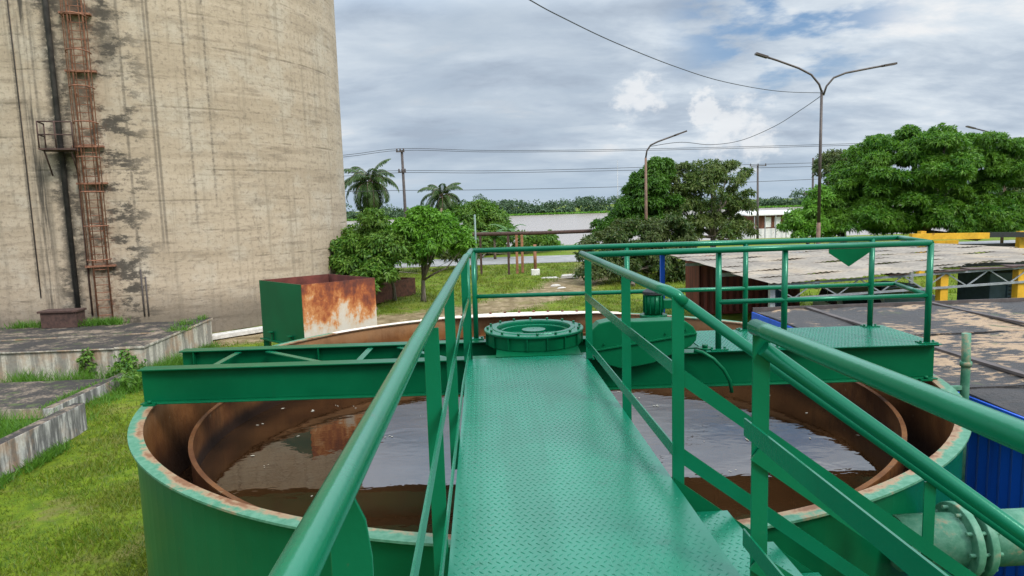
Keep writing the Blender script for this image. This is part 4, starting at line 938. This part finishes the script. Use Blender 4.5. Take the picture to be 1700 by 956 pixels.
tree('broadleaf_tree', 'rounded yellow-green tree across the road behind the bright green tree', onz(790, 432, 0), m_mid, [(px3(790, 378, 74), (3.1, 2.8, 2.4)), (px3(765, 372, 75), (2.2, 2.2, 2.2)), (px3(812, 395, 73), (2.2, 2.0, 1.8))], (26, 16, 14), (.7, 1.1), 60, 5, .42, .15, px3(790, 395, 74), .2, limbs=7)
tree('shrub', 'wide low bush along the road under the brown pipe', onz(800, 428, 0), m_mid, [(px3(770, 412, 71), (3.0, 1.8, 1.1)), (px3(845, 408, 72), (3.6, 2.0, 1.3)), (px3(890, 400, 73), (1.6, 1.5, .8))], (18, 22, 8), (.6, .9), 55, 5, .38, .15, px3(810, 412, 71), .1, cat='shrub', limbs=5)
# far bank strip of small bushes on the near river bank
tree('shrub', 'low yellow-green scrub along the near river bank', onz(930, 418, 0), m_bright, [(px3(880, 419, 80), (4.5, 1.6, .55)), (px3(960, 417, 80), (4.5, 1.6, .65)), (px3(800, 423, 80), (4.5, 1.6, .6)), (px3(700, 426, 80), (5, 1.6, .9)), (px3(915, 411, 82), (.9, .9, .9))], (16, 16, 16, 18, 6), (.4, .7), 40, 5, .32, .10, px3(930, 416, 80), .06, cat='shrub', limbs=3)
tree('shrub', 'thick hedge-like undergrowth between the silo and the small trees', onz(590, 470, 0), m_dark, [(px3(600, 415, 52), (2.6, 1.6, 1.6)), (px3(660, 415, 54), (3.0, 1.6, 1.6)), (px3(730, 425, 55), (2.8, 1.5, 1.1))], (18, 20, 16), (.5, .85), 50, 5, .36, .13, px3(640, 430, 53), .08, cat='shrub', limbs=4)
tree('vine_covered_tree', 'tall tree smothered in vines, its left side sloping like a tent', onz(1075, 448, 0), m_vine, [(px3(1095, 288, 49), (1.0, 1.2, .85)), (px3(1082, 308, 49), (1.2, 1.3, 1.0)), (px3(1066, 332, 49), (1.2, 1.4, 1.0)), (px3(1046, 356, 49), (1.3, 1.4, 1.0)), (px3(1022, 380, 48.7), (1.4, 1.4, .9)), (px3(1100, 345, 49.5), (1.3, 1.6, 1.9)), (px3(1075, 385, 49), (2.2, 1.7, 1.3))], (14, 16, 16, 16, 16, 20, 20), (.36, .62), 75, 6, .26, .10, px3(1085, 330, 49), .28, droop=.8, up=.5, limbs=9)
tree('broadleaf_tree', 'open-crowned olive-green tree to the right of the vine-covered tree', onz(1185, 448, 0), m_olive, [(px3(1185, 315, 50), (2.2, 2.2, 2.0)), (px3(1170, 290, 50), (1.4, 1.4, .9)), (px3(1212, 292, 50), (1.2, 1.3, .9)), (px3(1150, 345, 50), (1.5, 1.5, 1.8)), (px3(1218, 350, 50), (1.5, 1.6, 1.8)), (px3(1185, 385, 49.5), (2.9, 2.0, 1.3)), (px3(1132, 315, 49.6), (1.2, 1.4, 1.9)), (px3(1125, 370, 48.8), (1.5, 1.4, 1.3))], (17, 10, 9, 16, 13, 30, 18, 16), (.36, .70), 48, 5, .26, .085, px3(1185, 340, 50), .24, limbs=20)
tree('shrub', 'sprawling dark shrub with loose twigs in front of the vine-covered tree', onz(1050, 475, 0), m_dark, [(px3(1050, 405, 43), (2.2, 1.6, 1.4)), (px3(1010, 420, 43), (1.5, 1.4, 1.3)), (px3(1110, 395, 43), (1.8, 1.5, 1.2)), (px3(1000, 455, 42), (1.2, 1.1, .9)), (px3(1075, 450, 42), (2.2, 1.3, 1.2)), (px3(1135, 440, 42.5), (1.3, 1.2, 1.5))], (22, 16, 18, 12, 20, 14), (.38, .70), 60, 5, .26, .10, px3(1055, 430, 43), .12, cat='shrub', limbs=9)
mg = [(px3(1440, 372, 45.5), (2.6, 2.4, 1.2)), (px3(1530, 378, 45), (3.4, 2.4, 1.2)), (px3(1620, 374, 45.2), (3.0, 2.4, 1.3)), (px3(1690, 372, 46), (2.2, 2.4, 1.4)), (px3(1535, 300, 47), (5.6, 5.0, 3.2)), (px3(1452, 312, 47), (3.0, 3.4, 2.6)), (px3(1520, 250, 47), (3.4, 3.2, 1.5)), (px3(1630, 300, 47), (2.9, 3.4, 2.7)), (px3(1540, 350, 45.5), (5.2, 3.2, 1.7)), (px3(1425, 340, 46), (1.8, 2.2, 2.0)), (px3(1650, 350, 46), (2.2, 2.4, 1.6))]
tree('mango_tree', 'big round bright green mango tree behind the pale roof', onz(1535, 446, 0), m_mango, mg, (24, 32, 28, 18, 74, 34, 30, 32, 40, 18, 18), (.45, .90), 84, 9, .29, .075, px3(1535, 330, 47), .5, droop=.8, up=.95, flat=.52, low=-.25, limbs=16)
tree('broadleaf_tree', 'dark tree peeping out behind the left side of the mango tree', onz(1400, 440, 0), m_dark, [(px3(1392, 285, 53), (1.7, 1.7, 1.4)), (px3(1400, 330, 53), (2.4, 2, 2.2)), (px3(1420, 375, 49), (2.6, 2, 1.6))], (14, 20, 20), (.5, .9), 60, 5, .32, .12, px3(1400, 320, 53), .25, limbs=7)
tree('shrub', 'bright green bush at the foot of the two-armed lamp', onz(1335, 430, 0), m_bright, [(px3(1338, 375, 45), (1.2, 1.2, 1.0)), (px3(1362, 350, 46), (1.1, 1.1, 1.4)), (px3(1352, 385, 45), (1.5, 1.2, .8))], (14, 12, 14), (.38, .65), 70, 6, .26, .09, px3(1345, 385, 45), .1, cat='shrub', limbs=5)
tree('broadleaf_tree', 'dark tree at the right edge beyond the mango tree', onz(1745, 430, 0), m_dark, [(px3(1735, 270, 58), (2.6, 2.6, 2.6)), (px3(1720, 330, 58), (2.8, 2.6, 2.6)), (px3(1790, 310, 58), (3.4, 3, 3))], (20, 22, 24), (.6, 1.1), 55, 6, .40, .14, px3(1740, 310, 58), .3, limbs=7)
def palm(base, top, n, ln, label, lean):
    base, top = Vector(base), Vector(top); root = empty('coconut_palm', base, label, 'palm tree')
    md = base.lerp(top, .5)+Vector((lean, 0, 0))
    tp = cat([base, md, top], 8); MB().tube(tp, [.17+.05*math.sin(i*2.2)*.2-.05*i/len(tp) for i in range(len(tp))], 10).build('trunk', m_palmbark, root)
    qs = []; rmb = MB()
    for k in range(n):
        az = k*2.399+random.random()*.3; el = R(80-125*(k/(n-1))+random.uniform(-6, 6)); L = ln*random.uniform(.85, 1.1)
        pts = []; p_ = top.copy(); e = el
        for i in range(15):
            pts.append(p_.copy()); stp = L/14; p_ = p_+Vector((math.cos(az)*math.cos(e), math.sin(az)*math.cos(e), math.sin(e)))*stp; e -= R(4.0+4.2*max(0, math.cos(el)))*(1+.05*i)
        rmb.tube(pts, [.035*(1-i/16) for i in range(15)], 5)
        sd_ = Vector((-math.sin(az), math.cos(az), 0))
        for i in range(2, 14):
            for h in (0, .33, .66):
                c0 = pts[i].lerp(pts[min(i+1, 14)], h); dr_ = (pts[min(i+1, 14)]-pts[i]).normalized(); fl_ = .78*math.sin(math.pi*min(.97, (i+h)/14.5+.06))**.6*ln/3
                for s in (-1, 1):
                    tip = c0+sd_*s*fl_*.62+dr_*fl_*.45+Vector((0, 0, -fl_*random.uniform(.35, .75))); w_ = dr_*.062*ln/3
                    mid = c0.lerp(tip, .5)+Vector((0, 0, fl_*.10)); qs.append([c0, mid+w_, tip, mid-w_])
    rmb.build('frond_stems', m_palmbark, root)
    quads('crown', np.array([[tuple(v) for v in q_] for q_ in qs]), m_palm, top, root)
    nuts = MB()
    for k in range(9):
        a = k*.7; c_ = top+Vector((.24*math.cos(a), .24*math.sin(a), -.22-.05*(k % 3))); nuts.lathe([(.01, -.14), (.09, -.1), (.13, 0), (.09, .1), (.01, .14)], c_, 8, close=False)
    nuts.build('coconuts', plain('coconut_husk', (.22, .14, .04), .7), root)
palm(onz(627, 432, 0)+Vector((0, 0, -.2)), px3(614, 305, 72), 36, 3.7, 'taller coconut palm right beside the silo', .3)
palm(onz(735, 430, 0)+Vector((0, 0, -.2)), px3(734, 326, 74), 26, 3.1, 'shorter coconut palm to the right of the wooden utility pole', -.2)
def banana(base, h, n, L, label):
    base = Vector(base); root = empty('banana_plant', base, label, 'plant'); MB().tube([base, base+Vector((0, 0, h))], [.14, .09], 8).build('stem', m_palmbark, root)
    qs = []
    for k in range(n):
        az = k*2.4+random.random(); e = R(random.uniform(30, 75)); p_ = base+Vector((0, 0, h*.95)); pts = []
        for i in range(9): pts.append(p_.copy()); p_ = p_+Vector((math.cos(az)*math.cos(e), math.sin(az)*math.cos(e), math.sin(e)))*L/8; e -= R(13)
        sd_ = Vector((-math.sin(az), math.cos(az), -.25)); sd2 = Vector((math.sin(az), -math.cos(az), -.25))
        for i in range(8):
            w0, w1 = [.30*math.sin(math.pi*min(1, (j+.6)/9.2))**.7 for j in (i, i+1)]
            qs.append([pts[i], pts[i+1], pts[i+1]+sd_*w1, pts[i]+sd_*w0*.98]); qs.append([pts[i], pts[i]+sd2*w0*.98, pts[i+1]+sd2*w1, pts[i+1]])
    quads('leaves', np.array([[tuple(v) for v in q_] for q_ in qs]), m_banana, base, root)
banana(onz(822, 431, 0), 2.0, 9, 2.1, 'leafier banana plant across the road behind the brown pipe')
banana(onz(845, 429, 0), 2.3, 8, 2.5, 'banana plant with long drooping leaves, nearest the open river')
banana(onz(770, 433, 0), 1.9, 8, 2.2, 'banana plant beneath the shorter coconut palm')

# ------------------------------------------------------------------ far forest across the river
fc = []
for k in range(1150):
    x_ = rng.uniform(-560, 760); y_ = rng.uniform(545, 600); hh = rng.uniform(3.5, 9)+2.2*math.sin(x_*.021)+1.6*math.sin(x_*.067+1)
    if rng.random() < .07: hh += rng.uniform(2, 6)
    r_ = rng.uniform(2.6, 5.2); fc.append(((x_, y_, max(0, hh-r_*.8)-1.0), (r_*1.25, r_, r_*.85)))
for k in range(700):
    x_ = rng.uniform(-560, 760); y_ = rng.uniform(541, 550); r_ = rng.uniform(1.6, 3.2); fc.append(((x_, y_, -1.2+r_*.4), (r_*1.5, r_, r_*.9)))
fq = crown_quads(fc, 34, 2, 1.9, 1.1, .3, .5, -.5)
fo = quads('far_forest', fq, m_forest, (0, 560, -2)); tag(fo, 'low green forest lining the far bank of the river', 'forest', kind='stuff')
rd = []
for k in range(9000):
    x_ = rng.uniform(-520, 720); rd.append((x_, rng.uniform(532, 541), -3.0))
rd = np.array(rd); nn2 = np.tile(np.array([[0, 0, 1.0]]), (len(rd), 1))
rq = leaves(rd, nn2, 3, 2.2, .9, .1, 1.2); fo = quads('reeds', rq, m_bright, (0, 535, -3)); tag(fo, 'pale green reeds along the far waterline', 'reeds', kind='stuff')

# ------------------------------------------------------------------ grass
def gmask(P):
    x, y = P[:, 0], P[:, 1]; ok = np.hypot(x-TC.x, y-TC.y) > TR+.1
    ok &= ~((x < -10.5) & (y > 21.3) & (y < 27)); ok &= ~((x < -10.65) & (y > 16.85) & (y < 20.6)); ok &= ~((x > -9.82) & (x < -9.48) & (y < 16.3))
    ok &= np.hypot(x-SC.x, y-SC.y) > SR+.1; ok &= ~((x > 5.1) & (y < 13.2)); ok &= y < 58
    return ok
from mathutils import noise as mnoise
def pdist(P):
    D = np.full(len(P), 99.0)
    for (ax, ay), (bx2, by2) in zip(path[:-1], path[1:]):
        ux, uy = bx2-ax, by2-ay; L = ux*ux+uy*uy; k = np.clip(((P[:, 0]-ax)*ux+(P[:, 1]-ay)*uy)/L, 0, 1); D = np.minimum(D, np.hypot(P[:, 0]-ax-k*ux, P[:, 1]-ay-k*uy))
    return D
def gheight(P):
    f_ = np.clip((56-P[:, 1])/6, 0, 1)*np.clip((P[:, 1]-2)/3, 0, 1)
    return f_*.07*(np.sin(P[:, 0]*.9+1.3*np.sin(P[:, 1]*.4))*np.sin(P[:, 1]*.7+P[:, 0]*.2)+.6*np.sin(P[:, 0]*2.1+P[:, 1]*1.3))
def blades(x0, x1, y0, y1, n, h, w, dens=.5):
    P = np.stack([rng.uniform(x0, x1, n), rng.uniform(y0, y1, n)], 1)
    cl = np.sin(P[:, 0]*1.9+np.sin(P[:, 1]*1.1)*2)*np.sin(P[:, 1]*1.6+np.cos(P[:, 0]*.8)*2)
    keep = gmask(P) & (rng.random(n) < dens+.5*cl) & (pdist(P) > 1.1+rng.random(n)*1.5); P = P[keep]; cl = cl[keep]; m_ = len(P)
    z = gheight(P)-.01; base = np.column_stack([P, z]); a = rng.uniform(0, 2*math.pi, m_); hh = h*(.5+.8*rng.random(m_))*(1+.35*cl)
    lean = rng.normal(size=(m_, 2))*.55*hh[:, None]; tip = base+np.column_stack([lean, hh]); sd_ = np.column_stack([np.cos(a), np.sin(a), np.zeros(m_)])*(w/2)
    mid = base*.45+tip*.55+np.column_stack([-lean*.12, .06*hh])
    return np.stack([base-sd_, base+sd_, mid*.35+tip*.65+sd_*.35, tip], 1)
gq = np.concatenate([blades(-10.6, -3.0, 5.5, 13, 60000, .075, .020, .62), blades(-12, -3.0, 13, 24, 60000, .085, .024, .62), blades(-11, 8, 24, 36, 42000, .11, .034, .5), blades(-8, 16, 36, 58, 42000, .14, .05, .5), blades(8, 34, 30, 58, 26000, .16, .06, .5)])
go = quads('grass', gq, m_grass, (-5, 15, 0)); tag(go, 'short yellowish green grass covering the ground', 'grass', kind='stuff')
def tuft(cx, cy, z, rx, ry, n, h, w=.022):
    P = np.column_stack([cx+rng.normal(size=n)*rx, cy+rng.normal(size=n)*ry, np.full(n, z)]); a = rng.uniform(0, 6.28, n); hh = h*(.4+.8*rng.random(n))
    lean = rng.normal(size=(n, 2))*.5*hh[:, None]; tip = P+np.column_stack([lean, hh]); sd_ = np.column_stack([np.cos(a), np.sin(a), np.zeros(n)])*w/2
    return np.stack([P-sd_, P+sd_, P*.3+tip*.7+sd_*.6, tip], 1)
tq = []
for k in range(60): tq.append(tuft(rng.uniform(-12.5, -10.0), rng.uniform(12, 16.8), 0, .18, .18, 110, .42))
for k in range(34): tq.append(tuft(rng.uniform(-10.5, -10.2), rng.uniform(16.8, 26.5), 0, .14, .2, 70, .26))
for k in range(40): tq.append(tuft(rng.uniform(-9.45, -9.2), rng.uniform(7, 16.3), 0, .06, .2, 55, .20))
for k in range(22): tq.append(tuft(rng.uniform(-20, -11), rng.uniform(20.55, 21.2), 0, .3, .12, 120, .5))
for k in range(16): tq.append(tuft(rng.uniform(-18.5, -14), 26.6+rng.normal()*.1, .95, .25, .1, 90, .28))
for k in range(5): tq.append(tuft(-10.8+rng.normal()*.2, rng.uniform(24, 26.6), 1.03, .12, .15, 60, .22))
for k in range(20): tq.append(tuft(rng.uniform(-10.35, -10.1), rng.uniform(19.5, 23), 0, .2, .25, 120, .5))
for k in range(16): tq.append(tuft(rng.uniform(-11.2, -10.9), rng.uniform(17.4, 20.4), .28, .08, .2, 45, .14))
tq = np.concatenate(tq); tq = tq[~((tq[:, 0, 0] > -9.8) & (tq[:, 0, 0] < -9.5) & (tq[:, 0, 1] < 16.3))]
go = quads('weeds', tq, m_tuft, (-10, 15, 0)); tag(go, 'tall green weeds growing along the concrete walls', 'weeds', kind='stuff')
# leafy weeds hanging on the corner of the high platform
wd_ = []
for (cx, cy, cz, r_, k) in ((-12.3, 21.3, .55, (.25, .12, .55), 26), (-11.1, 21.25, .45, (.35, .14, .5), 30), (-10.6, 20.9, .35, (.35, .3, .5), 34), (-10.35, 19.8, .25, (.3, .5, .35), 30), (-10.9, 20.8, .3, (.6, .25, .35), 36)):
    p_, d_ = shell((cx, cy, cz), r_, k*2, .3, -1); wd_.append(leaves(p_, d_*[1, 1, .3]+np.array([0, -.3, .5]), 6, .13, .06, .5, .5))
wv = quads('climbing_weed', np.concatenate(wd_), m_mid, (-11, 21, 0)); tag(wv, 'leafy weeds climbing the corner of the high concrete platform', 'weeds', kind='stuff')
